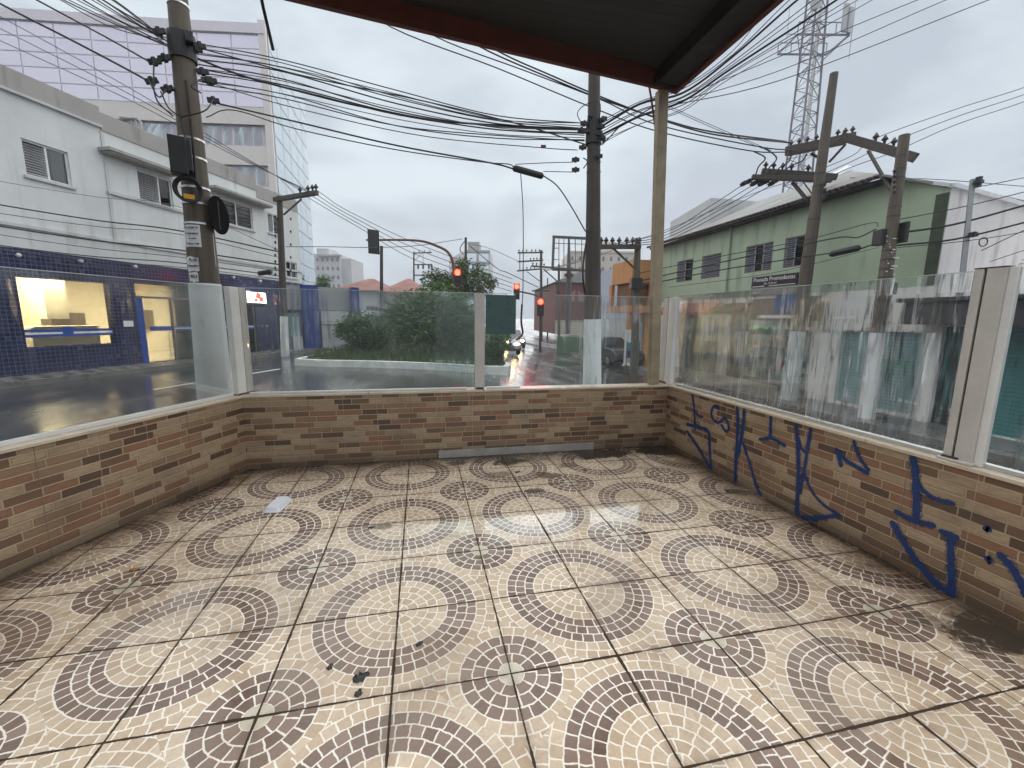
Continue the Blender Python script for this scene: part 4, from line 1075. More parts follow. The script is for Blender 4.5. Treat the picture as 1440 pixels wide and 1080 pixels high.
a = rfc(1030, 320); mb = MB(); mb.tube([(a[0], -.07, ZE - .1), (a[0], -.07, ZF)], .045, 8); mb.build("drainpipe", K['green'], GR, local=True)
for k, (a, b, c, d) in enumerate(wins):
    mb = MB(); t = .04
    for q in ((a, a + t, c, d), (b - t, b, c, d), (a + t, b - t, c, c + t), (a + t, b - t, d - t, d)): mb.box((q[0], .03, q[2]), (q[1], .1, q[3]))
    f = mb.build("window", K['mull'], GR, local=True)
    lv = MB(); L = b - a
    parts = [(a + t, a + L * .5)] if k == 0 else [(a + t, b - t)] if k == 1 else [(a + t, a + L * .34), (b - L * .36, b - t)]
    for (p, q) in parts:
        z = c + .07
        while z < d - .06: lv.bar((p, .045, z), (q, .045, z), .05, .012, (0, .6, 1)); z += .066
        lv.bar((p, .045, c + .04), (p, .045, d - .04), .03, .03); lv.bar((q, .045, c + .04), (q, .045, d - .04), .03, .03)
    lv.build("louvre", plain("grey_louvre", (0.33, 0.35, 0.40), .5) if k == 0 else bpy.data.materials["grey_louvre"], f, local=True)
    g = MB(); g.box((a + t, .07, c + t), (b - t, .076, d - t)); g.build("pane", K['glassd'], f, local=True)
    g = MB(); g.box((a - .1, .6, c - .1), (b + .1, .62, d + .1)); g.build("dark_room", K['darkroom'], f, local=True)
# sign boards on the green wall
a, b = rfc(1060, 390), rfc(1122, 401)
sgn = thing("shop_sign", "black sign board with pale lettering on the green wall above the shops", "sign", (XR - .04, Y0 - a[0], 2.7), None)
mb = MB(); yA, yB = Y0 - a[0], Y0 - b[0]; mb.box((XR - .06, yB, 2.70), (XR - .004, yA, 3.08)); mb.build("board", K['signblack'], sgn)
mt = Matrix(((0, 0, -1, XR - .062), (-1, 0, 0, (yA + yB) / 2), (0, 1, 0, 2.97), (0, 0, 0, 1)))
text_mesh("lettering", "Pousada Promodestas", .20, K['signwhite'], sgn, mt)
mt2 = mt.copy(); mt2[2][3] = 2.825; mt2[1][3] += .12; text_mesh("lettering", "São Gabriel", .12, plain("yellowish_letter", (.6, .57, .42), .5), sgn, mt2)
mb = MB(); mb.box((XR - .064, yA - .6, 2.725), (XR - .061, yA - .05, 2.75)); mb.box((XR - .064, yB + .05, 2.725), (XR - .061, yA - .8, 2.745)); mb.build("pale_line", K['signwhite'], sgn)
mb = MB(); mb.box((XR - .05, yB, 2.42), (XR - .003, yA, 2.69)); tag(mb.build("lower_sign", K['signgrey']), "grey-brown sign strip directly under the black sign board", "sign")
a, b = rfc(1115, 418), rfc(1149, 438); mb = MB(); mb.box((XR - .66, Y0 - b[0], b[1] - .02), (XR - .60, Y0 - a[0], a[1] + .05)); mb.box((XR - .6, Y0 - a[0] - .2, a[1] - .1), (XR - .06, Y0 - a[0] - .16, a[1] - .06))
tag(mb.build("blue_sign", K['signblue']), "small blue sign board jutting out above the right-hand shops", "sign")

# ground-floor shops, each its own set of parts of the building
def ru(x, y=500): return rfc(x, y)[0]


uS = [ru(955), ru(1012), ru(1142), ru(1180), ru(1291), UC]
zT = 1.28
ops = [(uS[0] + .1, uS[1] - .15, zb, 1.75), (uS[1] + .15, uS[2] - .1, zb, 1.75), (uS[3], uS[4], zb + .1, zT)]
mb = MB(); openings(mb, 0, UC, zb, ZF - .004, ops, .25); mb.build("shop_wall", K['shopwall'], GR, local=True)
mb = MB(); mb.box((uS[3], .10, zb + .1), ((uS[3] + uS[4]) / 2 - .03, .15, zT)); mb.build("roller_shutter", K['teal'] if False else K['tealgrey'], GR, local=True)
mb = MB(); mb.box(((uS[3] + uS[4]) / 2 + .03, .11, zb + .1), (uS[4], .16, zT)); mb.build("roller_shutter", K['tealgrey'], GR, local=True)
mb = MB(); mb.box(((uS[3] + uS[4]) / 2 - .05, .06, zb + .1), ((uS[3] + uS[4]) / 2 + .05, .2, zT)); mb.build("shutter_post", K['shopwall'], GR, local=True)
mt = Matrix(((1, 0, 0, uS[3] + (uS[4] - uS[3]) * .72), (0, 0, -1, .103), (0, 1, 0, .55), (0, 0, 0, 1)))
mb = MB()
for k in range(9): mb.quad((uS[4] - 1.0 + k * .09, .104, .42 + .05 * math.sin(k * 2.1)), (uS[4] - .93 + k * .09, .104, .42), (uS[4] - .92 + k * .09, .104, .55 + .06 * math.sin(k)), (uS[4] - .99 + k * .09, .104, .52))
mb.build("green_scrawl", K['goodsg'], GR, local=True)
mb = MB(); mb.box((uS[0] - .2, .30, zb), (uS[2], 4, zb + .02)); mb.box((uS[0] - .2, 3.9, zb), (uS[2], 4, 2.2)); mb.box((uS[1] - .05, .3, zb), (uS[1] + .05, 3.9, 2.2)); mb.box((uS[0] - .2, .3, 2.15), (uS[2], 4, 2.2)); mb.build("shop_interior", K['shopdark'], GR, local=True)
goods = MB(); gr_, gg_ = MB(), MB()
for sh in range(5):
    z = zb + .25 + sh * .42
    goods.box((uS[1] + .3, .9, z - .03), (uS[2] - .25, 1.3, z))
    u = uS[1] + .32
    while u < uS[2] - .4:
        w = rng.uniform(.10, .28); h = rng.uniform(.12, .34); tgt = rng.choice([goods, goods, goods, gr_, gg_]); tgt.box((u, .92 + rng.uniform(0, .08), z + .001), (u + w, 1.25, z + h)); u += w + .03
goods.build("shelf_goods", K['goods'], GR, local=True); gr_.build("red_goods", K['goodsr'], GR, local=True); gg_.build("green_goods", K['goodsg'], GR, local=True)
mb = MB()
for u in np.arange(uS[0] + .4, uS[1] - .4, .9): mb.box((u, 1.0, zb + .02), (u + .45, 1.4, zb + 1.5))
mb.build("display_racks", K['goods'], GR, local=True)
for u, e in (((uS[0] + uS[1]) / 2, 14), ((uS[1] + uS[2]) / 2 - 1, 22), ((uS[1] + uS[2]) / 2 + 1, 22)):
    mb = MB(); mb.box((u - .5, 1.6, 2.10), (u + .5, 1.68, 2.145)); mb.build("tube_lamp", emit("cool_tube_lamp", (.9, 1, .95), 5) if "cool_tube_lamp" not in bpy.data.materials else bpy.data.materials["cool_tube_lamp"], GR, local=True)
    ld = bpy.data.lights.new("shop_light", 'AREA'); ld.energy = e; ld.size = .8; ld.color = (.93, 1, .96); lo = bpy.data.objects.new("shop_light", ld); COL.objects.link(lo); lo.parent = GR; lo.location = (u, 1.6, 2.05)


def awning(u0, u1, z0, z1, out, mat, name):
    mb = MB(); mb.add([(u0, -.005, z1), (u1, -.005, z1), (u1, -out, z0 + .12), (u0, -out, z0 + .12), (u0, -out, z0), (u1, -out, z0), (u0, -.005, z1 - .05), (u1, -.005, z1 - .05)], [(0, 1, 2, 3), (3, 2, 5, 4), (4, 5, 7, 6), (0, 3, 4, 6), (1, 7, 5, 2)])
    mb.build(name, mat, GR, local=True)


awning(uS[0] - 1.2, uS[1] - .1, 1.75, 2.28, .75, K['awnred'], "red_awning")
awning(uS[1], uS[1] + 1.5, 1.78, 2.2, .5, K['awndark'], "dark_awning")
mb = MB(); mb.box((uS[1] + 1.55, -.12, 1.55), (uS[2] + .1, -.005, 2.3)); mb.build("brown_fascia", K['awnbrown'], GR, local=True)
mb = MB(); mb.box((uS[1] + 2.0, -.13, 1.62), (uS[2] - .5, -.122, 1.72)); mb.build("pale_lettering", K['signwhite'], GR, local=True)
mb = MB(); mb.box((0, -.03, zb), (uS[1] + 3, -.002, zb + .22)); mb.build("plinth", K['cement'], GR, local=True)
mb = MB(); mb.box((uS[4] + .02, -.03, zb), (UC - .05, -.003, 1.95)); mb.build("white_pier", K['whitewall'], GR, local=True)

# one-storey shop at the right edge
SH = thing("teal_shutter_shop", "low shop with a dark canopy and a teal roller shutter at the right edge", "building", (XR, Y0 - UC - .03, 0), None, rad(-90))
mb = MB(); openings(mb, 0, 9, -.95, 2.05, [(.25, 1.0, -.9, 1.45), (1.25, 5.2, -.85, 1.5)], .25); mb.quad((0, 0, 2.05), (9, 0, 2.05), (9, 8, 2.05), (0, 8, 2.05)); mb.build("shop_wall", K['shopwall'], SH, local=True)
mb = MB(); mb.box((-.1, -.8, 1.48), (7, -.005, 1.98)); mb.box((-.2, -.9, 1.985), (7, .1, 2.08)); mb.build("dark_canopy", K['awndark'], SH, bevel=.02, local=True)
mb = MB(); mb.box((1.25, .12, -.85), (5.2, .17, 1.5)); mb.build("roller_shutter", K['teal'], SH, local=True)
mb = MB(); mb.box((.25, .12, -.9), (1.0, .17, 1.45)); mb.build("dark_doorway", K['darkroom'], SH, local=True)
mb = MB(); mb.box((1.02, -.04, -.9), (1.22, -.002, 1.45)); mb.build("white_jamb", K['wash'], SH, local=True)
# the neighbour beyond the green building
NB = thing("grey_gabled_building", "grey building with a slanted parapet just beyond the green one", "building", (XR + 1, 24, 0))
a = V(943, 312, (XR + 1.2, 0), 0); b = V(1000, 278, (XR + 1.2, 0), 0)
mb = MB(); mb.add([(XR + 1.2, b[1], -1), (XR + 1.2, a[1], -1), (XR + 1.2, a[1], a[2]), (XR + 1.2, b[1], b[2]), (XR + 8, b[1], -1), (XR + 8, a[1], -1), (XR + 8, a[1], a[2]), (XR + 8, b[1], b[2])], [(0, 1, 2, 3), (3, 2, 6, 7), (4, 0, 3, 7), (1, 5, 6, 2)])
mb.build("parapet_wall", K['farwhite'], NB)
mb = MB(); mb.box((XR + .2, 18.6, -.95), (XR + 1.1, 27, 2.6)); mb.build("shop_front", K['lilac'], NB)
mb = MB(); mb.box((XR + .08, 19.2, -.9), (XR + .19, 21.4, 1.6)); mb.build("pale_shutter", K['louvre'], NB)
a = D(939, 463, 21.0); mb = MB(); mb.box((a[0] - .09, a[1] - .2, a[2] - .04), (a[0] + .09, a[1] + .2, a[2] + .14)); ls = mb.build("lit_shop_sign", K['sign_green'], None)
tag(ls, "small lit sign glowing green and red beside the roof post", "sign")
mb = MB(); mb.box((a[0] - .092, a[1] - .202, a[2] + .142), (a[0] + .092, a[1] + .202, a[2] + .24)); mb.build("red_band", K['sign_red'], ls, local=True)
mb = MB(); mb.bar((a[0], a[1], a[2]), (XR + .2, a[1] + .1, a[2]), .03, .03); mb.build("arm", K['steel'], ls, local=True)

# lattice mast behind the green building
TB = D(1118, 285, 46); Tz0 = 0.0; Tz1 = CAM[2] + (450 + 60) / F_PX * 46
TW = thing("telecom_mast", "tall lattice telecom mast with an antenna platform behind the green building", "mast", (TB[0], TB[1], 0))
mb = MB(); legs = []
for k in range(3):
    a = rad(90 + 120 * k + 14); legs.append((np.array([TB[0] + 1.9 * math.cos(a), TB[1] + 1.9 * math.sin(a), 0]), np.array([TB[0] + .85 * math.cos(a), TB[1] + .85 * math.sin(a), Tz1])))
for k, (a, b) in enumerate(legs):
    mb = MB(); mb.tube([a, b], .11, 6); mb.build("leg", K['tower'], TW)
mb = MB(); N_ = 30
for i in range(N_):
    t0, t1 = i / N_, (i + 1) / N_
    for k in range(3):
        a0 = legs[k][0] * (1 - t0) + legs[k][1] * t0; b1_ = legs[(k + 1) % 3][0] * (1 - t1) + legs[(k + 1) % 3][1] * t1; b0_ = legs[(k + 1) % 3][0] * (1 - t0) + legs[(k + 1) % 3][1] * t0
        a1 = legs[k][0] * (1 - t1) + legs[k][1] * t1
        mb.tube([a0, b1_] if i % 2 else [b0_, a1], .045, 4, False); mb.tube([a0, b0_], .04, 4, False)
mb.build("lattice", K['tower'], TW)
mb = MB(); mb.bar((TB[0] + .25, TB[1] - .25, 0), (TB[0] + .25, TB[1] - .25, Tz1), .38, .12, (1, 0, 0)); mb.build("cable_ladder", K['galv'], TW)
zp = CAM[2] + (450 - 86) / F_PX * 46
rr_ = np.array([ROT[0][0], ROT[0][1], 0]); rr_ /= np.linalg.norm(rr_); ff_ = np.array([-rr_[1], rr_[0], 0])
ctr = np.array([TB[0], TB[1], zp])
mb = MB()
for s in (-1, 1):
    mb.bar(ctr - rr_ * 2.6 + ff_ * 1.6 * s, ctr + rr_ * 2.6 + ff_ * 1.6 * s, .12, .16); mb.bar(ctr - rr_ * 2.6 + ff_ * 1.6 * s + np.array([0, 0, 1.1]), ctr + rr_ * 2.6 + ff_ * 1.6 * s + np.array([0, 0, 1.1]), .07, .07)
    mb.bar(ctr + rr_ * 2.6 * s - ff_ * 1.6, ctr + rr_ * 2.6 * s + ff_ * 1.6, .12, .16)
    mb.bar(ctr + rr_ * 2.6 * s - ff_ * 1.6, ctr + rr_ * 1.0 * s + np.array([0, 0, -1.7]), .07, .07)
    for t in (-2.6, -1.2, 1.2, 2.6): mb.bar(ctr + rr_ * t + ff_ * 1.6 * s, ctr + rr_ * t + ff_ * 1.6 * s + np.array([0, 0, 1.1]), .06, .06)
mb.build("platform", K['tower'], TW)
for (t, h0, h1, w, d) in ((-3.7, -1.6, 2.4, .07, .07), (2.75, -2.2, 3.4, .07, .07), (1.9, .2, 2.7, .55, .22), (2.4, .1, 2.4, .45, .2)):
    mb = MB(); mb.bar(ctr + rr_ * t - ff_ * 1.7 + np.array([0, 0, h0]), ctr + rr_ * t - ff_ * 1.7 + np.array([0, 0, h1]), w, d); mb.build("antenna", K['galv'], TW, bevel=.02)
mb = MB(); mb.bar(ctr - rr_ * 3.7 - ff_ * 1.6, ctr - rr_ * 2.5 - ff_ * 1.6, .05, .05); mb.build("antenna_arm", K['tower'], TW)
mb = MB(); c_ = ctr - rr_ * 1.35 - ff_ * 1.9 + np.array([0, 0, 2.4]); mb.disc(c_, -ff_ - rr_ * .5, .42, .35); mb.bar(c_, c_ + np.array([.5, .3, .6]), .09, .09); mb.build("dish", K['galv'], TW)

# ------------------------------------------------------------------ utility poles
def PV(x, y, B): return V(x, y, B[:2], 90 + math.degrees(math.atan2(B[0] - CAM[0], B[1] - CAM[1])))       # point above B, in the vertical plane facing the viewer


def dep(p): return float((np.array(p) - CAM) @ ROT[2])


def pole(name, label, B, top, w0, w1, mat, cat="utility pole", group=None, white=None, square=False, zb=None):
    """B: a point on the shaft, top: pixel of its top, w0/w1 widths in photo pixels at B and at the top"""
    B = np.array(B, float); Tp = PV(top[0], top[1], B)
    gz = zg(B[0]) if zb is None else zb
    d = (Tp - B) / (Tp[2] - B[2]); base = B + d * (gz - .15 - B[2])
    k0, k1 = dep(B) / np.linalg.norm(B - CAM), dep(Tp) / np.linalg.norm(Tp - CAM)
    r0, r1 = w0 / 2 * dep(B) / F_PX * k0, w1 / 2 * dep(Tp) / F_PX * k1
    rb = r0 + (r0 - r1) * (B[2] - base[2]) / (Tp[2] - B[2])
    rt = thing(name, label, cat, (base[0], base[1], gz), group)
    n = 4 if square else 16
    mb = MB(); m_ = 9; pts = [base + (Tp - base) * i / (m_ - 1) for i in range(m_)]; rs = [(rb + (r1 - rb) * i / (m_ - 1)) for i in range(m_)]
    mb.tube(pts, rs, n, True, not square); mb.build("shaft", K[mat], rt)
    def at(z): t = (z - base[2]) / (Tp[2] - base[2]); return base + (Tp - base) * t, rb + (r1 - rb) * t
    if white is not None:
        z1 = PV(*white, B)[2]; a, ra = at(gz - .1); b, rb_ = at(z1); mb = MB(); mb.tube([a, (a + b) / 2, b], [ra + .006, (ra + rb_) / 2 + .006, rb_ + .006], 16); mb.build("whitewashed_base", K['wash'], rt)
    return rt, at, B, Tp


def bands(rt, at, B, ys, x, mat='band', h=.02):
    for y in ys:
        z = PV(x, y, B)[2]; p, r = at(z); mb = MB(); mb.tube([p - np.array([0, 0, h / 2]), p + np.array([0, 0, h / 2])], r + .006, 16); mb.build("steel_band", K[mat], rt)


def insulator(mb, p, s=.06): mb.tube([p + np.array([0, 0, -s]), p + np.array([0, 0, -s * .3]), p + np.array([0, 0, 0]), p + np.array([0, 0, s * .5]), p + np.array([0, 0, s])], [s * .25, s * .3, s * .75, s * .45, s * .2], 8)


def clamp(rt, c, d, s=.07, name="cable_clamp"):
    d = np.array(d, float); d /= np.linalg.norm(d); c = np.array(c, float); mb = MB()
    mb.bar(c - d * s * .9, c + d * s * .9, s * .55, s * .8); mb.bar(c - d * s * .3, c + d * s * .3, s * .95, s * 1.1); mb.build(name, K['black'], rt, bevel=.006)


cam_r = np.array([ROT[0][0], ROT[0][1], 0.0]); cam_r /= np.linalg.norm(cam_r); cam_f = np.array([-cam_r[1], cam_r[0], 0.0]); UPV = np.array([0, 0, 1.0])

# near left pole with boxes, clamps, posters
B = D(295, 470, 4.75)
lp, atl, BL, TL = pole("utility_pole", "thick utility pole in the left corner with black boxes, posters and whitewashed base", B, (244, -60), 48, 37, 'pole', group="concrete utility poles", white=(283, 399))
lvf = np.array([BL[0] - CAM[0], BL[1] - CAM[1], 0.0]); lvf /= np.linalg.norm(lvf); lvr = np.array([lvf[1], -lvf[0], 0.0])
bands(lp, atl, BL, (14, 198, 224, 265, 287, 315), 268)
def onpole(px, py, out=.0):      # a point on the camera side of the left pole
    q = PV(px, py, BL); p, r = atl(q[2]); return q - lvf * (r + out)
for (x0, y0, x1, y1, dd) in ((242, 203, 262, 250, .07), (256, 206, 269, 247, .06), (262, 58, 272, 70, .05)):
    a, b = onpole(x0, y1, .05), onpole(x1, y0, .05); c = (a + b) / 2; mb = MB()
    mb.bar([c[0], c[1], a[2]], [c[0], c[1], b[2]], abs((b - a) @ lvr), dd * 2, lvf); mb.build("junction_box", K['black'], lp, bevel=.01)
mb = MB(); c = onpole(265, 272, .03)
for k in range(4):
    mb.tube([c + lvr * (.085 + .008 * k) * math.cos(t) * 1.1 + UPV * (.105 + .006 * k) * math.sin(t) - lvf * .012 * k for t in np.linspace(0, 2 * math.pi, 25)], .009, 5, False)
mb.build("cable_coil", K['cable'], lp)
c = onpole(267, 282, .06); mb = MB(); mb.bar(c - lvr * .045, c + lvr * .045, .012, .045); mb.build("yellow_tag", K['yellow'], lp)
mb = MB(); mb.tube([onpole(262, 120, .01), onpole(268, 170, .02), onpole(273, 220, .02), onpole(276, 262, .02)], .011, 6); mb.tube([onpole(250, 150, .02), onpole(256, 180, .05), onpole(262, 205, .06)], .008, 6); mb.build("down_cable", K['cable'], lp)
for (px, py, dx, dy) in ((224, 48, -1, .4), (218, 90, -1, .4), (232, 85, -1, .5), (214, 117, -1, .45), (236, 128, -.6, .3), (281, 68, 1, -.1), (285, 104, 1, -.25), (297, 117, 1, -.3), (300, 144, 1, -.15), (276, 72, 1, 0), (292, 116, 1, -.2), (262, 75, .5, .5), (255, 66, 1, .3)):
    clamp(lp, PV(px, py, BL) - lvf * .05, lvr * dx + UPV * dy * -1, .062)
mb = MB(); p, r = atl(PV(258, 68, BL)[2]); mb.tube([p - UPV * .12, p + UPV * .12], r + .025, 14); mb.build("cable_wrap", K['cable'], lp)
mb = MB()
for (a, b, c) in (((210, 118), (226, 150), (236, 135)), ((218, 90), (222, 150), (245, 172)), ((285, 118), (270, 135), (283, 140)), ((300, 146), (288, 168), (258, 172)), ((258, 172), (240, 165), (228, 138))):
    mb.tube(spline([PV(*a, BL) - lvf * .12, PV(*b, BL) - lvf * .24, PV(*c, BL) - lvf * .16], 7), .007, 5)
mb.build("jumper_loops", K['cable'], lp)
def poster(x0, y0, x1, y1, torn, name, sub):
    mb = MB(); c0, c1 = PV(x0, y0, BL), PV(x1, y1, BL); z0, z1 = c1[2], c0[2]; n = 6; vs = []
    for j, z in enumerate((z0, z1)):
        p, r = atl(z); r += .004 + .001 * sub
        u0, u1 = (c0 - p) @ lvr, (c1 - p) @ lvr
        u0, u1 = max(-r * .99, min(r * .99, u0)), max(-r * .99, min(r * .99, u1))
        for i in range(n):
            u = u0 + (u1 - u0) * i / (n - 1); v = -math.sqrt(max(0, r * r - u * u)); jz = rng.uniform(-torn, torn); vs.append(p + lvr * u + lvf * v + UPV * jz)
    mb.add(vs, [(i, i + 1, n + i + 1, n + i) for i in range(n - 1)]); o = mb.build(name, K['paper'], lp); return o
poster(257, 317, 284, 350, 0, "poster", 0); poster(263, 362, 281, 383, .01, "torn_poster", 0); poster(266, 384, 280, 397, .012, "torn_poster", 1); poster(299, 329, 304, 375, .012, "torn_poster", 2)
def ptext(body, px, py, size):
    p = PV(px, py, BL); q, r = atl(p[2]); u = (p - q) @ lvr; v = -math.sqrt(max(.0, r * r - u * u)) - .012; o = q + lvr * u + lvf * v
    ang = math.asin(max(-1, min(1, u / r))) ; xr = lvr * math.cos(ang) + lvf * math.sin(ang); nn = -lvf * math.cos(ang) + lvr * math.sin(ang)
    mt = Matrix(((xr[0], 0, nn[0], o[0]), (xr[1], 0, nn[1], o[1]), (0, 1, 0, o[2]), (0, 0, 0, 1))); text_mesh("poster_lettering", body, size, K['ink'], lp, mt)
ptext("ALUGA-SE", 269, 322.5, .033); ptext("CÔMODOS", 270, 331, .027); ptext("para família", 271, 337.5, .017); ptext("9853-1188", 272, 345, .028); ptext("A-SE", 272, 367, .05); ptext("ômodos", 272, 375, .036); ptext("853", 273, 390, .05)
# round sign plate on the pole, seen from behind
c = PV(304, 303, BL) + cam_r * .03
sg = thing("round_sign", "black round traffic sign seen edge-on from behind on the left pole", "traffic sign", c)
mb = MB(); mb.disc(c, cam_r * .97 + cam_f * .10, .20, .006, 32); mb.build("plate", K['matblack'], sg)
mb = MB(); mb.bar(c - cam_r * .16, c, .03, .02); mb.bar(c - cam_r * .012 - UPV * .15, c - cam_r * .012 + UPV * .15, .03, .015); mb.build("bracket", K['steel'], sg)

# centre pole on the corner
B = D(833, 470, 8.0)
cp, atc, BC, TC = pole("utility_pole", "tall dark wet utility pole in the centre behind the roof post, base painted white", B, (836, 60), 24, 20, 'pole2', group="concrete utility poles", white=(832, 449))
for (px, py, dx, dy) in ((820, 178, -1, .1), (823, 188, -1, .2), (816, 187, -1, 0), (846, 172, 1, .3), (843, 182, 1, .2), (840, 192, 1, 0), (818, 211, -1, 0), (808, 228, -1, 0), (808, 242, -1, 0), (828, 168, .3, 1), (846, 198, .4, -1), (840, 223, 1, 0)):
    clamp(cp, PV(px, py, BC) - cam_f * .12, cam_r * dx + UPV * dy, .075)
bands(cp, atc, BC, (198, 212, 228, 242, 325, 383), 834, 'steel', .03)
mb = MB(); p, r = atc(PV(834, 185, BC)[2]); mb.tube([p - UPV * .22, p + UPV * .16], r + .03, 14); mb.build("cable_wrap", K['cable'], cp)
mb = MB(); mb.tube(spline([PV(818, 228, BC) - cam_f * .2, PV(822, 236, BC) - cam_f * .3, PV(818, 242, BC) - cam_f * .2], 6), .01, 5); mb.build("jumper_loop", K['cable'], cp)
mb = MB(); mb.tube(spline([PV(818, 180, BC) - cam_f * .1, PV(812, 160, BC), PV(822, 148, BC), PV(838, 156, BC) - cam_f * .3, PV(842, 178, BC)], 6), .008, 5); mb.build("jumper_loop", K['cable'], cp)
mb = MB(); mb.tube(spline([PV(824, 330, BC) - cam_f * .2, PV(818, 365, BC) - cam_f * .25, PV(816, 392, BC) - cam_f * .3, PV(820, 415, BC) - cam_f * .22], 6), .018, 6); mb.build("jumper_loop", K['cable'], cp)

# two right-hand poles with crossarms
B = G(1218, 588, -.88)
pa, ata, BA, TA = pole("utility_pole", "stout utility pole with black boxes and many bands in front of the green wall", B, (1272, 190), 26, 19, 'pole', group="concrete utility poles", white=(1234, 468), zb=-.89)
bands(pa, ata, BA, (222, 240, 252, 292, 305, 352, 365, 378, 390), 1255, 'steel', .035)
B = G(1109, 562, -.88)
pb, atb, BB, TB_ = pole("utility_pole", "tall tapering utility pole with three crossarms left of the banded pole", B, (1173, 103), 24, 15, 'pole', group="concrete utility poles", white=(1128, 466), zb=-.89)
bands(pb, atb, BB, (245, 262, 308), 1155, 'steel', .05)
for (x0, y0, x1, y1) in ((1227, 322, 1250, 346), (1262, 312, 1276, 342), (1243, 397, 1258, 415)):
    a, b = PV(x0, y1, BA), PV(x1, y0, BA); c = (a + b) / 2; mb = MB(); mb.bar([c[0], c[1], a[2]], [c[0], c[1], b[2]], (b - a) @ cam_r, .28, cam_f); mb.build("junction_box", K['black'], pa, bevel=.02)
mb = MB()
for k in range(16): q = PV(1243 + rng.uniform(-6, 10), 334 + k * 3.8, BA); p, r = ata(q[2]); mb.bar(q - cam_f * (r + .012), q - cam_f * (r + .012) + UPV * .022, rng.uniform(.05, .16), .01, cam_f)
mb.build("identity_tags", K['band'], pa)
def xarm(rt, a, b, w, h, ins, s=.09, name="crossarm"):
    mb = MB(); mb.bar(a, b, w, h); o = mb.build(name, K['wood'], rt, bevel=.01)
    for t in ins:
        p = np.array(a) + (np.array(b) - np.array(a)) * t + UPV * (h / 2 + s); m2 = MB(); insulator(m2, p, s); m2.build("insulator", K['insul'], o, local=True)
xarm(pb, D(1104, 213, 13.3), D(1203, 192, 12.5), .20, .22, (.08, .2, .32, .45, .75, .85, .95), .10)
xarm(pb, D(1108, 216, 13.0), D(1190, 199, 12.3), .12, .14, (), .1)
xarm(pa, D(1184, 192, 11.9), D(1287, 222, 10.5), .16, .22, (.48, .6, .72), .11)
xarm(pb, D(1057, 249, 13.4), D(1170, 253, 12.8), .14, .14, (), .08)
xarm(pb, D(1071, 241, 13.7), D(1177, 249, 13.1), .14, .17, (.05, .16, .28, .40, .62, .76), .11)
for rt, a, b, w in ((pb, (1114, 256, 13.2), (1157, 308, 13.0), .12), (pb, (1128, 254, 13.2), (1152, 286, 13.0), .05), (pb, (1140, 216, 13.1), (1158, 225, 13.0), .08), (pb, (1189, 203, 12.5), (1166, 228, 13.0), .06), (pa, (1221, 212, 11.2), (1253, 268, 10.5), .07)):
    mb = MB(); mb.bar(D(*a), D(*b), w, w * .7); mb.build("brace", K['wood'], rt)
for k, (x, y) in enumerate(((1046, 255), (1053, 252), (1060, 255), (1066, 252), (1071, 255), (1078, 252), (1085, 255), (1091, 251))):
    clamp(pb, D(x, y + 3, 13.5), -cam_r + UPV * -.6, .13, "strain_insulator")
mb = MB()
for (x0, y0, xm, ym, x1, y1) in ((1060, 213, 1076, 222, 1062, 240), (1075, 208, 1092, 222, 1074, 246), (1115, 205, 1110, 226, 1086, 240), (1135, 216, 1128, 226, 1098, 236)):
    mb.tube(spline([D(x0, y0, 13.2), D(xm, ym, 13.3), D((xm + x1) / 2 - 2, (ym + y1) / 2 + 3, 13.4), D(x1, y1 + 8, 13.5)], 7), .022, 6)
mb.build("jumper_loops", K['cable2'], pb)
mb = MB()
for k in range(5): insulator(mb, PV(1252, 245 + k * 7, BA) - cam_r * .08 - cam_f * .2, .06)
mb.build("insulator_string", K['insul'], pa)
for k in range(3):
    clamp(pb, PV(1152, 262 + k * 9, BB) - cam_f * .2, UPV, .08)

# left distant pole with a one-sided crossarm
B = D(400, 470, 17.5)
p2, at2, B2, T2 = pole("utility_pole", "slim utility pole with a single crossarm beside the white building", B, (393, 276), 11.5, 9, 'pole2', group="concrete utility poles", white=(400, 445))
xarm(p2, D(386, 281, 16.8), D(446, 271, 15.9), .16, .16, (.62, .80, .90, .98), .12)
mb = MB(); mb.bar(D(399, 302, 16.6), D(424, 280, 16.3), .05, .05); mb.build("brace", K['wood'], p2)
for y in range(305, 395, 9):
    m2 = MB(); insulator(m2, PV(392, y, B2) - cam_r * .14, .07); insulator(m2, PV(404, y + 3, B2) + cam_r * .14, .06) if y % 2 else None; m2.build("insulator", K['insul'], p2)
c = D(374, 383, 16.2); mb = MB(); mb.tube([c - cam_r * .28 - UPV * .05, c + cam_r * .22 + UPV * .03], .09, 8); mb.build("splice_case", K['black'], p2)

# far poles down the centre street and the left street
def simple_pole(label, x, yb, yt, w, depth, arms=(), mat='pole2', white=None, extra=None, group="thin distant poles", xt=None):
    B = D(x, yb, depth); rt, at, B, Tp = pole("utility_pole", label, B, (x if xt is None else xt, yt), w, w * .85, mat, group=group, white=white)
    for (x0, y0, x1, y1, ins) in arms:
        xarm(rt, D(x0, y0, dep(PV(x, y0, B)) - .2), D(x1, y1, dep(PV(x, y1, B)) - .2), .16, .16, ins, .14)
    return rt, B


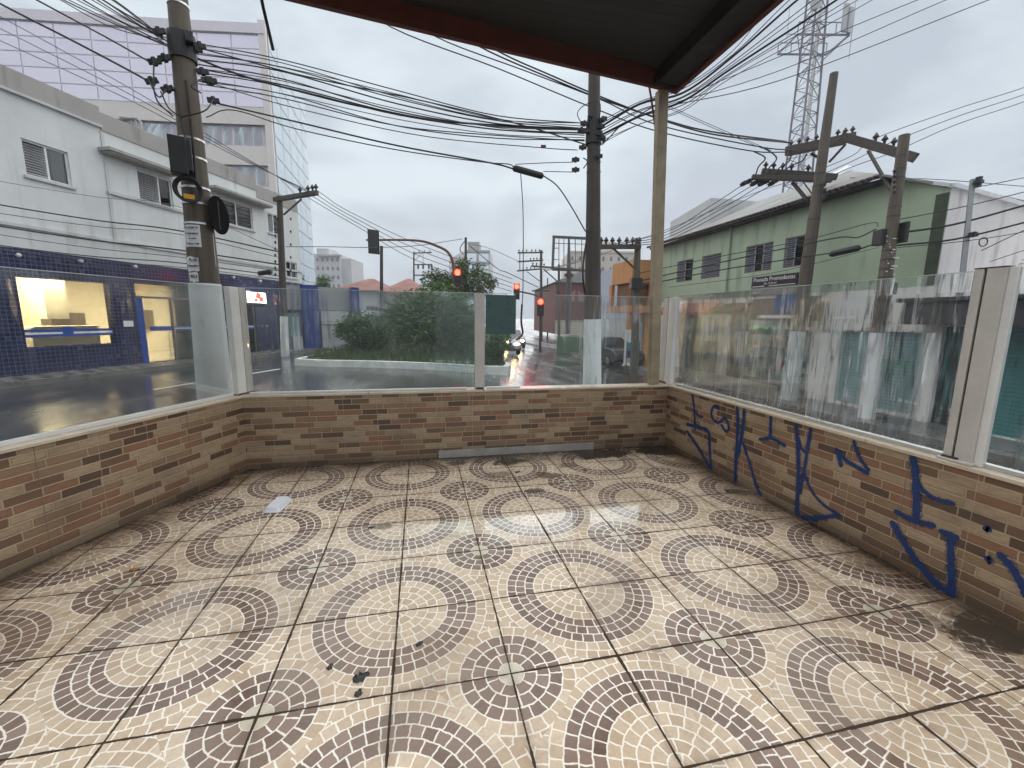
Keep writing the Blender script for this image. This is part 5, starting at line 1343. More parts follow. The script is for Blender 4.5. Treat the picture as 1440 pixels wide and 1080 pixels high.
fp, FB = simple_pole("distant pole with three stacked crossarms left of the empty billboard frame", 761, 440, 352, 4.2, 48, ((728, 355.5, 764, 355, (.05, .2, .35, .55, .7, .85)), (728, 368, 764, 366, (.5, .63, .75, .88)), (727, 381, 762, 378, (.25, .4, .55, .7)), (748, 409, 772, 409, ())))
for (a, b) in (((741, 382), (760, 396)), ((731, 356), (731, 380))):
    mb = MB(); mb.bar(D(*a, 47.5), D(*b, 47.5), .09, .09); mb.build("brace", K['wood'], fp)
fp2, FB2 = simple_pole("distant pole with one long crossarm in front of the dark red warehouse", 786, 440, 372, 4, 42, ((747, 374, 822, 380, (.03, .1, .17, .24)),))
mb = MB(); mb.bar(D(764, 378, 41), D(784, 396, 41), .12, .12); mb.build("brace", K['wood'], fp2)
op_, OB = simple_pole("concrete pole carrying a transformer-like black box beside the orange building", 893, 470, 335, 11, 17, ((842, 347, 901, 347, (.05, .17, .32, .48, .66, .8, .96)),), 'pole', xt=897)
mb = MB(); mb.bar(D(862, 349, 16.6), D(894, 379, 16.6), .09, .07); mb.build("brace", K['wood'], op_)
a = D(894, 399, 16.6); mb = MB(); mb.bar(a - UPV * .2, a + UPV * .22, .42, .4, cam_f); mb.build("junction_box", K['black'], op_, bevel=.02)
tp_, TB2 = simple_pole("thin tall pole with a small bracket in front of the round tree", 655, 400, 334, 4.2, 27)
mb = MB(); mb.tube(spline([D(655, 338, 26.8), D(649, 345, 26.8), D(647, 352, 26.8), D(652, 358, 26.8)], 5), .03, 5); mb.build("bracket", K['steel'], tp_)
simple_pole("slim post behind the distant three-armed pole", 770, 440, 391, 2, 60)
hp, HB = simple_pole("far H-frame pole with three short crossarms above the red roofs", 582, 400, 354, 2.6, 62, ((582, 356, 607, 355, (.3, .6, .9)), (582, 372, 608, 372, ()), (582, 387, 608, 387, ())))
mb = MB(); mb.bar(D(595, 357, 61.5), D(595, 372, 61.5), .06, .06); mb.bar(D(607, 372, 61.5), D(608, 388, 61.5), .1, .1); mb.bar(D(583, 366, 61.5), D(593, 357, 61.5), .06, .06); mb.build("brace", K['wood'], hp)
for x in (588, 595, 603, 607):
    m2 = MB(); m2.tube([D(x, 373, 61.5), D(x, 378, 61.5)], .14, 6); m2.build("insulator", K['insul'], hp)
stp, SB = simple_pole("plain post with a whitewashed foot standing among the island bushes", 536.5, 470, 346, 5.5, 20, (), 'steel', white=(537, 457))
# slim metal service mast over the teal shop
B = V(1352, 400, (XR - .15, 0), 0)
sm_, atm, BM, TM = pole("service_mast", "square dark metal service mast in front of the stained white gable", B, (1368, 252), 12, 11, 'galv', square=True, zb=1.9)
clamp(sm_, PV(1369, 258, BM) - cam_f * .1, UPV, .12); clamp(sm_, PV(1362, 331, BM) - cam_f * .1, cam_r, .10)
mb = MB(); c = PV(1372, 342, BM) - cam_f * .15; mb.tube([c + cam_r * .09 * math.cos(t) + UPV * .09 * math.sin(t) for t in np.linspace(0, 6.28, 17)], .012, 5, False); mb.build("cable_coil", K['cable2'], sm_)

# ------------------------------------------------------------------ traffic lights
def signal_head(rt, c, face, s, lit=None, board=True, n=3, name="signal_head"):
    face = np.array(face, float); face[2] = 0; face /= np.linalg.norm(face); rgt = np.array([face[1], -face[0], 0]) * -1
    mb = MB(); mb.bar(c - UPV * s * 1.6, c + UPV * s * 1.6, s * 1.25, s * .7, face); h = mb.build(name, K['black'], rt, bevel=.02)
    if board:
        mb = MB(); mb.bar(c - UPV * s * 1.9 - face * s * .3, c + UPV * s * 1.9 - face * s * .3, s * 1.9, .02, face); mb.build("backing_board", K['black'], h, bevel=.01, local=True)
    for k in range(n):
        q = c + UPV * s * (1.0 - k) + face * s * .36
        mb = MB(); mb.disc(q, face, s * .50, .03, 20); mb.build("lens", K['redlamp'] if lit == k else K['lens_off'], h, local=True)
        mb = MB(); N2 = 12
        vs = []
        for i in range(N2 + 1):
            t = math.pi * (-.15 + 1.3 * i / N2); e = rgt * math.cos(t) * s * .45 + UPV * math.sin(t) * s * .45
            vs += [q + e, q + e + face * s * .55]
        mb.add(vs, [(2 * i, 2 * i + 1, 2 * i + 3, 2 * i + 2) for i in range(N2)]); o = mb.build("visor", K['black'], h, local=True); o.modifiers.new("solid", 'SOLIDIFY').thickness = .012
    return h


DT = 20.0
tl = thing("traffic_light", "traffic light with a curved arm and one glowing red lamp before the round tree", "traffic light", (*D(644, 470, DT)[:2], 0), "traffic lights")
base = D(640, 470, DT)
arm = spline([np.array([base[0], base[1], zi(0)]), D(640, 420, DT), D(638.5, 385, DT), D(636, 366, DT), D(628, 353, DT), D(612, 345, DT), D(595, 339.5, DT), D(570, 337.5, DT), D(515, 337.5, DT)], 6)
mb = MB(); mb.tube(arm, [.085 - .04 * i / len(arm) for i in range(len(arm))], 8); mb.build("mast_arm", K['rust'], tl)
signal_head(tl, D(524.5, 340.5, DT - .15), cam_f * .75 - cam_r * .6, .29, None)
signal_head(tl, D(643.5, 392, DT - .3), -cam_f + cam_r * .1, .28, 1 - 1, False)
DT2 = 26.0
cb = D(759.5, 493.7, DT2)
tl2 = thing("traffic_light", "straight-column traffic light with two glowing red lamps down the centre street", "traffic light", (cb[0], cb[1], cb[2] - .02), "traffic lights")
mb = MB(); mb.tube([cb - UPV * .1, D(760, 440, DT2), D(761, 408, DT2)], .075, 8); mb.tube([D(760.5, 418, DT2), D(748, 413.5, DT2), D(731, 410, DT2)], .05, 8); mb.build("column", K['steel'], tl2)
signal_head(tl2, D(760.3, 432, DT2 - .25), -cam_f - cam_r * .1, .33, 0, False)
signal_head(tl2, D(726.5, 410, DT2 - .25), -cam_f, .30, 0, False, 2)

# ------------------------------------------------------------------ cables
def cable(pts, px, label, group, mat='cable', sub=6, cat="cable", name="overhead_cable", n=5):
    P3 = [D(*p) for p in pts]; P3 = spline(P3, sub)
    mb = MB(); mb.tube(P3, [max(.0035, px * .41 * dep(p) / F_PX) if dep(p) > .3 else .006 for p in P3], n, True)
    return tag(mb.build(name, K[mat]), label, cat, group)


G1 = "cables between the left corner pole and the centre pole"
L1 = "thin tangled cable slung between the left corner pole and the centre pole"
for k in range(12):
    y0 = 62 + k * 5.0 + rng.uniform(-3, 3); ym = 116 + k * 4.6 + rng.uniform(-6, 6); y1 = 172 + k * 2.3 + rng.uniform(-2, 2); dm = 6.2 + rng.uniform(-.1, .1)
    cable([(268, y0, 4.5), (400, y0 * .62 + ym * .38 + 2 + rng.uniform(-3, 3), 5.3), (560, ym + rng.uniform(-3, 3) + 12, dm), (700, (ym + y1) / 2 + 20 - k * .9 + rng.uniform(-3, 3), 7.1), (822, y1, 7.85)], rng.choice([1.3, 1.5, 1.8, 2.2]), L1, G1, rng.choice(['cable', 'cable', 'cable2']))
cable([(272, 80, 4.5), (340, 106, 4.9), (420, 128, 5.4), (520, 152, 6.0), (640, 172, 6.8), (820, 182, 7.85)], 3.4, "thickest dark twisted bundle slung between the left and centre poles", G1)
cable([(283, 68, 4.5), (400, 100, 5.3), (470, 116, 5.7), (600, 143, 6.5), (735, 176, 7.4), (826, 204, 7.85)], 2.2, "long cable with small clips running above the bundle to the centre pole", G1)
cable([(300, 118, 4.6), (420, 153, 5.4), (600, 192, 6.6), (764, 208, 7.5), (812, 211, 7.85)], 1.5, "cable with a small red tag sagging below the bundle", G1)
c = D(764, 206, 7.5); mb = MB(); mb.bar(c - cam_r * .045, c + cam_r * .045, .03, .045); tag(mb.build("cable_tag", K['darkred']), "small dark red tag clipped on a cable left of the centre pole", "tag")
cable([(300, 144, 4.6), (420, 172, 5.4), (560, 205, 6.4), (690, 229, 7.3), (724, 238, 7.5)], 2.8, "heavy cable running from the left corner pole down to the black splice case", G1)
cable([(290, 165, 4.6), (330, 155, 4.8), (420, 182, 5.4), (560, 211, 6.4), (680, 228, 7.2), (716, 231, 7.45), (724, 238, 7.5)], 1.8, "looping cable that rises beside the pole then sags to the splice case", G1)
cable([(726, 231, 7.45), (768, 229, 7.6), (806, 228, 7.8)], 1.3, "short upper tie wire between the splice case and the centre pole", G1)
cable([(764, 241, 7.6), (806, 242, 7.8)], 1.3, "short lower tie wire between the splice case and the centre pole", G1)
cable([(764, 247, 7.6), (784, 262, 7.6), (803, 290, 7.7), (823, 325, 7.75)], 2.2, "cable curving from the splice case down to the centre pole", G1)
cable([(732, 241, 7.5), (735.5, 300, 7.5), (735.5, 400, 7.5), (734, 432, 7.5)], 1.6, "thin cable hanging straight down from the black splice case", None)
cable([(734, 428, 7.5), (733, 452, 7.5), (735, 468, 7.5), (731, 474, 7.45), (726, 478, 7.4)], 3.6, "thick frayed end of the hanging cable in the gap between the glass screens", None)
a, b = D(721, 236, 7.5), D(764, 248, 7.6); mb = MB(); d_ = (b - a) / np.linalg.norm(b - a)
mb.tube([a, a + d_ * .03, b - d_ * .03, b], [.03, .058, .058, .03], 10); tag(mb.build("splice_case", K['black']), "long black splice case hanging on the cables left of the centre pole", "splice case")
G2 = "cables fanning from the left corner pole to the upper left"; L2 = "thin cable fanning up from the left corner pole to the upper left"
for k in range(11):
    xa = 78 + k * 8 + rng.uniform(-3, 3)
    cable([(xa - 70, -42 + rng.uniform(-6, 6), 2.4), (xa, -2 + rng.uniform(-2, 2), 2.9), ((xa + 238) / 2 + 4, 30 + rng.uniform(-3, 3) + (10 - k) * .8, 3.6), (240, 62 + rng.uniform(-8, 9), 4.5)], rng.choice([1.3, 1.6, 2.2, 2.6]), L2, G2, rng.choice(['cable', 'cable', 'cable2']))
cable([(-80, -42, 2.3), (0, 5, 2.7), (100, 56, 3.4), (176, 96, 4.1), (216, 118, 4.55)], 3.6, "thickest cable of the lower left fan ending in a black clamp on the left pole", G2)
cable([(-60, -62, 2.3), (52, 0, 2.8), (156, 56, 3.8), (214, 89, 4.5)], 3.0, "second thick cable in the left fan with a bead before the left pole", G2)
cable([(120, -20, 3.0), (150, 3, 3.2), (188, 26, 3.8), (226, 48, 4.4)], 3.0, "topmost cable of the left fan close to the left pole", G2)
G3 = "thin wires passing above the white building to the slim left pole"; L3 = "thin wire passing before the glass tower to the slim left pole"
for k in range(3):
    cable([(-60, -8 + k * 18, 8.2), (0, 23 + k * 17, 9.0), (193, 130 + k * 8, 12.0), (330, 213 + k * 3, 14.4), (424 + k * 8, 268 + k * 1.5, 16.0)], 1.3, L3, G3, 'cable2')
G4 = "wires strung low along the white building"
for k, (y0, y1, y2, w) in enumerate(((255, 292, 352, .9), (288, 325, 354, 2.4), (300, 330, 362, 1.2), (318, 352, 372, 2.6), (330, 362, 381, 1.2), (345, 370, 388, 1.8), (351, 376, 392, 1.2), (362, 380, 393, .9))):
    cable([(-60, y0 - 14, 8.3), (0, y0, 9.4), (140, (y0 + y1) / 2 + 4, 11.9), (255, y1, 14.0), (392, y2, 17.3)], w, ("one of the thin wires" if w < 2 else "one of the two thicker cables") + " strung low along the white facade", G4, 'cable2' if w < 1.5 else 'cable')
cable([(402, 347, 17.2), (460, 347, 17.5), (525, 348, 19.5), (590, 345, 22), (650, 336, 26.5)], 1.2, "wire from the slim left pole past the traffic light to the tree pole", None, 'cable2')
G5 = "wires descending from the slim left pole to the far street"; L5 = "thin wire descending from the slim left pole towards the centre street"
for k in range(4):
    cable([(446 - k * 8, 268 + k, 15.9), (500, 302 + k * 5, 20), (600, 348 + k * 8, 32), (720, 392 + k * 6, 47)], 1.1, L5, G5, 'cable2')
cable([(656, 342, 27), (690, 350, 33), (728, 367, 46)], .9, "straight wire from the thin tree pole to the distant three-armed pole", None, 'cable2')
cable([(660, 345, 27), (700, 378, 32), (715, 384, 34), (757, 404, 46)], 1.4, "drooping wire with a small joint from the tree pole to the three-armed pole", None, 'cable2')
G6 = "heavy parallel cables crossing under the roof edge to the right crossarms"
for k, (pts, w) in enumerate((([(470, -30, 6.5), (550, 38, 7.2), (700, 96, 8.4), (835, 152, 9.3), (930, 186, 10.2), (1055, 212, 12.0), (1105, 214, 13.0)], 2.0), ([(540, -10, 6.5), (610, 50, 7.2), (740, 100, 8.4), (845, 140, 9.2), (930, 177, 10.2), (1072, 207, 12.2), (1120, 211, 13.0)], 2.0), ([(600, 10, 6.6), (672, 64, 7.3), (770, 108, 8.5), (848, 140, 9.3), (930, 167, 10.2), (1000, 185, 11.2), (1105, 199, 12.9)], 2.6), ([(625, 10, 6.6), (692, 67, 7.3), (780, 108, 8.5), (850, 138, 9.3), (935, 170, 10.2), (1010, 190, 11.2), (1115, 201, 12.9)], 2.6))):
    cable(pts, w, "lowest" if False else ("one of the two lower heavy cables crossing to the right crossarms" if k < 2 else "one of the two upper heavy cables that merge before the right crossarm"), G6)
G7 = "cables rising from the centre pole under the roof corner to the upper right"; L7 = "thin cable rising from the centre pole past the roof corner"
for k in range(9):
    y0 = 170 + k * 4; x1 = 1085 + k * 17
    cable([(845, y0, 7.9), (900, y0 - 30 - rng.uniform(-3, 3) + k * .5, 7.3), (960, 122 + k * 4.2 + rng.uniform(-2, 2), 6.6), (1030, 72 + k * 4.6 + rng.uniform(-2, 2), 5.9), (x1 + 10, -4 + rng.uniform(-3, 3), 5.2), (x1 + 90, -60, 4.6)], (1.3, 1.5, 3.8, 1.6, 1.4, 3.8, 1.4, 1.2, 1.2)[k], L7 if k not in (2, 5) else ("upper" if k == 2 else "lower") + " of the two thick black cables rising past the roof corner", G7)
cable([(846, 204, 7.9), (860, 190, 7.8), (872, 178, 7.7), (895, 164, 7.5), (922, 148, 7.2)], 2.0, "looping jumper cable beside the centre pole below the roof corner", G7)
for k, (x1, y1) in enumerate(((1290, 0), (1330, 0), (1390, 0))):
    cable([(936, 146 + k * 2, 8.5), (1100, 84 + k * 14 - (6 if k == 0 else 0), 8.0), (x1, y1, 7.4), (x1 + 110, y1 - 42, 7.0)], (1.3, 1.3, 1.5)[k], "spaced wire rising across the sky in front of the telecom mast", "spaced wires in front of the telecom mast", 'cable2')
for k in range(2):
    cable([(938, 148 + k * 3, 9), (1010, 180 + k * 3, 10.5), (1085, 212 + k * 2, 12.5)], 1.0, "one of two thin wires descending from the roof post to the right crossarms", "pair of thin wires by the roof post", 'cable2')
G8 = "wires from the right crossarm down to the pole by the orange building"; L8 = "one of four parallel wires from the right crossarm down to the orange building"
for k in range(4):
    cable([(1046 + k * 13, 259 + (k % 2), 13.5), (1000 + k * 6, 289 + k * 3, 14.2), (935, 327 + k * 4, 15.4), (848 + k * 8, 346, 16.7)], 1.3, L8, G8, 'cable2')
    cable([(1044, 400 - k * 0 - 152, 13.3), (1044, 248, 13.3)], .1, L8, G8) if False else None
cable([(1140, 247, 13), (1060, 272, 14), (940, 322, 15.6), (880, 342, 16.6)], 1.0, "thin upper wire running alongside the four parallel wires", None, 'cable2')
G9 = "wires leaving the right poles to the right edge"
for k, (y0, y1) in enumerate(((186, 125), (194, 135), (205, 145))):
    cable([(1150, 240 + k * 8, 12.9), (1200, 218 + k * 8, 12.0), (1228 + k * 14, 196 + k * 9, 11.2), (1340, 155 + k * 11, 9.8), (1440, y1 - 2, 9.0), (1540, y1 - 42, 8.4)], 1.2, "thin parallel wire rising from the near crossarm to the right edge", G9, 'cable2')
G10 = "cables strung across the green facade"
cable([(900, 384, 17), (1000, 363, 14.5), (1130, 338, 12.2), (1222, 314, 10.8), (1235, 318, 10.5)], 1.3, "highest thin cable crossing the green facade windows", G10)
cable([(900, 395, 17), (1000, 372, 14.5), (1110, 348, 12.4), (1180, 334, 11.3), (1206, 334, 11.0), (1232, 322, 10.5)], 2.2, "middle cable crossing the green facade with a dip before the black box", G10)
cable([(900, 402, 17), (1000, 382, 14.5), (1100, 366, 12.6), (1168, 356, 11.5)], 2.2, "lower cable crossing the green facade up to its splice case", G10)
cable([(1210, 350, 11.0), (1228, 344, 10.7), (1244, 343, 10.4)], 2.4, "short cable between the facade splice case and the black box pole", G10)
cable([(940, 404, 16), (1080, 385, 12.8), (1235, 348, 10.6)], 1.0, "faint thin lowest cable on the green facade", G10, 'cable2')
a, b = D(1166, 358, 11.5), D(1211, 348, 11.0); d_ = (b - a) / np.linalg.norm(b - a); mb = MB(); mb.tube([a, a + d_ * .06, b - d_ * .06, b], [.04, .085, .085, .04], 10); tag(mb.build("splice_case", K['black']), "black splice case hanging on the cables in front of the green wall", "splice case")
G11 = "cables from the black box pole to the right edge"
for k, (y0, ym, y1, w, lab) in enumerate(((309, 294, 270, 1.6, "uppermost thin cable from the black box pole to the right edge"), (328, 316, 289, 3.6, "upper thick cable from the black box pole to the right edge"), (345, 337, 313, 3.2, "lower thick cable from the black box pole to the right edge"), (348, 341, 326, 1.3, "thin cable under the two thick ones at the right edge"))):
    cable([(1262, y0, 10.3), (1340, ym, 9.4), (1440, y1, 8.6), (1540, y1 - 28, 8.0)], w, lab, G11)
cable([(1330, 375, 11.0), (1360, 362, 10.4), (1440, 324, 9.4), (1540, 280, 8.8)], 1.5, "diagonal cable rising from behind the broad white post to the right edge", G11)
cable([(1340, 385, 11.0), (1440, 352, 9.6), (1540, 318, 8.8)], 1.2, "lower thin diagonal cable at the right edge", G11, 'cable2')
cable([(1195, 250, 12.6), (1290, 251, 11.8), (1368, 256, 11.2), (1440, 262, 10.8), (1520, 266, 10.4)], 1.2, "near level wire passing the top of the service mast", G11, 'cable2')
cable([(1369, 258, 11.1), (1374, 262, 11.0), (1390, 260, 10.6), (1440, 250, 10), (1500, 240, 9.5)], 1.5, "curved wire leaving the top of the service mast to the right", G11, 'cable2')
cable([(1376, 340, 11), (1410, 352, 10.6), (1440, 366, 10.4)], .9, "thin wire falling from the coil on the service mast", G11, 'cable2')
for (x0, y0, dd0, x1, y1, dd1) in ((766, 378, 47, 830, 356, 30), (766, 380, 47, 880, 344, 18), (764, 382, 47, 850, 349, 18)):
    cable([(x0, y0, dd0), ((x0 + x1) / 2, (y0 + y1) / 2 + 4, (dd0 + dd1) / 2.2), (x1, y1, dd1)], .9, "thin wire crossing behind the centre pole to the far crossarm", "thin wires behind the centre pole", 'cable2')

# ------------------------------------------------------------------ vegetation
def foliage(mb, c, rad3, n, L, W, droop=.2, up=.0):
    """leaf-sized faces through a lumpy volume"""
    c = np.array(c, float); rad3 = np.array(rad3, float)
    lumps = [(nrg.normal(0, .45, 3), nrg.uniform(.35, .62)) for _ in range(14)]
    k = 0
    while k < n:
        ctr, r = lumps[nrg.integers(len(lumps))]
        d = nrg.normal(0, 1, 3); d /= np.linalg.norm(d); q = ctr + d * r * nrg.uniform(.55, 1.05)
        if np.linalg.norm(q) > 1.12: continue
        p = c + q * rad3; k += 1
        a = nrg.uniform(0, 6.283); e = nrg.uniform(-.7, .5) + up; l = L * nrg.uniform(.6, 1.3); w = W * nrg.uniform(.6, 1.2)
        f = np.array([math.cos(a) * math.cos(e), math.sin(a) * math.cos(e), math.sin(e)]); s = np.cross(f, nrg.normal(0, 1, 3)); s /= np.linalg.norm(s) + 1e-9
        mb.add([p, p + f * l * .45 + s * w, p + f * l + np.array([0, 0, -droop * l]), p + f * l * .45 - s * w], [(0, 1, 2, 3)])
    return mb


def limbs(mb, base, top, r, nb, spread):
    base = np.array(base, float); top = np.array(top, float)
    mb.tube([base, base * .6 + top * .4 + nrg.normal(0, .06, 3), top], [r, r * .7, r * .35], 8)
    for _ in range(nb):
        t = nrg.uniform(.35, .9); a = base * (1 - t) + top * t; d = nrg.normal(0, 1, 3); d[2] = abs(d[2]) + .4; d /= np.linalg.norm(d)
        mb.tube([a, a + d * spread * .5 + nrg.normal(0, .05, 3), a + d * spread], [r * .4, r * .25, r * .1], 5)
    return mb


def bush(label, px, pytop, pxw, depth, n, L, W, mat='leaf', ybase=None, name="bush", group="bushes on the traffic island", up=.3, cat="bush"):
    g = D(px, 500, depth); z0 = zi(g[0]); top = D(px, pytop, depth)[2]; w = pxw / 2 * depth / F_PX; h = top - z0
    r = thing(name, label, cat, (g[0], g[1], z0), group)
    mb = MB(); foliage(mb, (g[0], g[1], z0 + h * .52), (w, w * .75, h * .5), n, L, W, .25, up); mb.build("foliage", K[mat], r)
    mb = MB()
    for _ in range(6):
        a = nrg.uniform(0, 6.28); mb.tube([(g[0] + .1 * math.cos(a), g[1] + .1 * math.sin(a), z0 - .05), (g[0] + w * .3 * math.cos(a), g[1] + w * .3 * math.sin(a), z0 + h * .45), (g[0] + w * .55 * math.cos(a), g[1] + w * .5 * math.sin(a), z0 + h * .8)], [.025, .018, .008], 5)
    mb.build("stems", K['bark'], r)


bush("largest dark bamboo-like bush in the middle of the traffic island", 612, 405, 118, 16.0, 8500, .22, .034)
bush("tall leafy bush just right of the largest island bush", 648, 412, 60, 15.6, 4200, .20, .034)
bush("lower rounded bush at the left of the island", 512, 442, 70, 16.5, 4600, .18, .032)
bush("small spiky bush at the right tip of the island", 703, 468, 40, 14.2, 2400, .24, .022, up=.8)
bush("loose pale bush behind the post with the whitewashed foot", 560, 408, 60, 21.5, 1300, .22, .028, 'leaf2')
g = D(648, 440, 24); z0 = zi(g[0])
tr = thing("round_tree", "round green street tree behind the traffic light with the curved arm", "tree", (g[0], g[1], z0), None)
mb = MB(); limbs(mb, (g[0], g[1], z0), D(646, 385, 24), .14, 9, 1.2); mb.build("trunk", K['bark'], tr)
mb = MB()
for (x, y, rx, ry, n) in ((616, 398, 22, 20, 900), (645, 388, 20, 24, 900), (672, 392, 20, 22, 800), (640, 408, 38, 16, 1000), (690, 400, 9, 14, 150), (655, 372, 9, 10, 120)):
    c = D(x, y, 24 + nrg.uniform(-.4, .4)); foliage(mb, c, (rx * 24 / F_PX, .9, ry * 24 / F_PX), n, .20, .05, .3, 0)
mb.build("crown", K['leaf2'], tr)
for (lab, x, y0, y1, w, dd) in (("low dark tree in front of the red-roofed houses at the left", 400 + 18, 388, 430, 26, 34), ("small palm-like tree before the left end of the red roofs", 459, 390, 425, 30, 38)):
    g = D(x, y1, dd); r = thing("small_tree", lab, "tree", (g[0], g[1], -.2), "small trees by the red-roofed houses")
    mb = MB(); limbs(mb, (g[0], g[1], -.2), D(x, y0 + 8, dd), .12, 5, .7); mb.build("trunk", K['bark'], r)
    mb = MB(); foliage(mb, D(x, (y0 + y1) / 2 - 4, dd), (w / 2 * dd / F_PX, .8, (y1 - y0) / 2 * dd / F_PX), 900, .28, .05, .5, .2); mb.build("crown", K['leaf'], r)

# ------------------------------------------------------------------ far buildings
def block(label, x0, x1, ytop, depth, mat, deep=14, ang=None, rows=0, cols=0, win=(.55, .5), name="apartment_building", side_cols=0, roofbits=(), y_low=None, x1b=None, winmat='farwin', group=None):
    """box building seen from pixel x0 to x1; ang: heading of the front wall"""
    ang = 90 + 12.233 if ang is None else ang
    a = D(x0, 446, depth); d = np.array([math.sin(rad(ang)), math.cos(rad(ang))])
    b = V(x1, 446, a[:2], ang); L = float((b[:2] - a[:2]) @ d); ztop = V(x0, ytop, a[:2], ang)[2]
    r = thing(name, label, "building", (a[0], a[1], -.3), group, rad(90 - ang))
    mb = MB(); mb.box((0, 0, 0), (L, deep, ztop + .3)); mb.build("wall", K[mat], r, local=True)
    H = ztop + .3
    for i in range(rows):
        for j in range(cols):
            w, h = L / cols * win[0], 3.0 * win[1]; u = L / cols * (j + .5); z = H - 1.9 - i * 3.0
            m2 = MB(); m2.box((u - w / 2, -.06, z - h / 2), (u + w / 2, .02, z + h / 2)); m2.build("window", K[winmat], r, local=True)
    return r, L, H


r, L, H = block("pale grey office block with wide windows rising behind the round tree", 655, 688.5, 352, 118, 'farwhite', 20, None, 5, 2, (.82, .72), winmat='stripglass')
mb = MB()
for i in range(7): mb.box((-.1, -.25, H - .5 - i * 3.0), (L + .1, -.08, H + .05 - i * 3.0))
mb.box((L * .47, -.2, 0), (L * .55, -.07, H)); mb.build("concrete_bands", K['fargrey'], r, local=True)
mb = MB(); mb.box((.5, 2, H), (L * .55, 9, H + 2.6)); mb.build("roof_tank", K['fargrey'], r, local=True)
a0 = D(655, 446, 118); b0 = D(632.5, 446, 136)
d = b0[:2] - a0[:2]; Ls = np.linalg.norm(d); zt = H - .3
mb = MB(); mb.add([(*a0[:2], -.3), (*a0[:2], zt), (*b0[:2], zt), (*b0[:2], -.3), (b0[0] + 9, b0[1] + 3, zt), (b0[0] + 9, b0[1] + 3, -.3), ], [(0, 3, 2, 1), (3, 5, 4, 2)]); o = mb.build("side_wall", K['farwhite'], r); o.matrix_parent_inverse = r.matrix_basis.inverted(); o.location = (0, 0, 0)
for i in range(5):
    for j in range(4):
        t0, t1 = (j + .2) / 4, (j + .8) / 4; z = zt - 2.1 - i * 3.0; n_ = np.array([d[1], -d[0]]) / Ls * -.08
        p, q = a0[:2] + d * t0 - n_ * 0, a0[:2] + d * t1; mb = MB(); mb.bar((*p, z), (*q, z), .3, 1.5); o = mb.build("window", K['farwin'], r); o.matrix_parent_inverse = r.matrix_basis.inverted(); o.location = (0, 0, 0)
r, L, H = block("pale stepped apartment block far behind the red roofs at the left", 441, 482, 357, 150, 'farwhite', 16, None, 5, 6, (.4, .42))
mb = MB(); mb.box((2, 1, H), (L * .6, 9, H + 2.0)); mb.build("roof_tank", K['farwhite'], r, local=True)
mb = MB(); mb.box((L, 2, 0), (L + 3.2, 14, H - 1.2)); mb.build("side_wing", K['farwhite'], r, local=True)
mb = MB(); mb.box((L * .3, -1.0, H - .9), (L + 1, -.05, H - .3)); mb.build("ledge", K['fargrey'], r, local=True)
r, L, H = block("tall beige apartment block behind the dark red warehouse and centre pole", 797, 893, 354, 125, 'farbeige', 18, None, 6, 9, (.28, .4))
mb = MB(); mb.box((L * .42, 2, H), (L * .70, 9, H + 3.2)); mb.build("roof_tank", K['farbeige'], r, local=True)
mb = MB(); mb.box((-.1, -.3, H - .2), (L + .1, .5, H + .25)); mb.build("parapet", K['farbeige'], r, local=True)

# red-roofed houses
def hip_house(label, x0, x1, yeave, yridge, depth, mat='farwhite'):
    a = D(x0, yeave, depth); b = D(x1, yeave, depth); L = np.linalg.norm((b - a)[:2]); ang = math.atan2((b - a)[1], (b - a)[0]); zr = D((x0 + x1) / 2, yridge, depth + 3)[2]; ze = (a[2] + b[2]) / 2
    r = thing("red_roofed_house", label, "house", (a[0], a[1], -.3), "houses with red tiled roofs", ang)
    mb = MB(); mb.box((.3, .3, 0), (L - .3, 7.7, ze + .3)); mb.build("wall", K[mat], r, local=True)
    mb = MB(); e, h = ze + .3, zr + .3; q = min(3.4, L * .45)
    mb.add([(-.1, -.2, e), (L + .1, -.2, e), (L + .1, 8.2, e), (-.1, 8.2, e), (q, 4, h), (L - q, 4, h)], [(0, 1, 5, 4), (1, 2, 5), (2, 3, 4, 5), (3, 0, 4), (0, 3, 2, 1)]); mb.build("roof", K['roofred'], r, local=True)
    for t in (.25, .6):
        m2 = MB(); m2.box((L * t, .22, ze * .4), (L * t + 1.2, .32, ze * .4 + 1.2)); m2.build("window", K['farwin'], r, local=True)


hip_house("long house with a red tiled roof left of the whitewashed-foot post", 466, 545, 408, 391, 44)
hip_house("smaller house with a pointed red roof right of the whitewashed-foot post", 533, 590, 411, 391, 40)
# wall and gate behind the bushes
a, b = D(505, 470, 30), D(680, 472, 34)
r = thing("garden_wall", "pale garden wall with a grey gate behind the island bushes", "wall", (a[0], a[1], -.3))
mb = MB(); mb.bar((a[0], a[1], .75), (b[0], b[1], .75), .2, 2.4); mb.build("wall_panel", K['farwhite'], r)
mb = MB(); p = D(514, 475, 29.7); q = D(560, 475, 30.7); mb.bar((p[0], p[1], .65), (q[0], q[1], .65), .12, 1.9); mb.build("gate", K['tealgrey'], r)

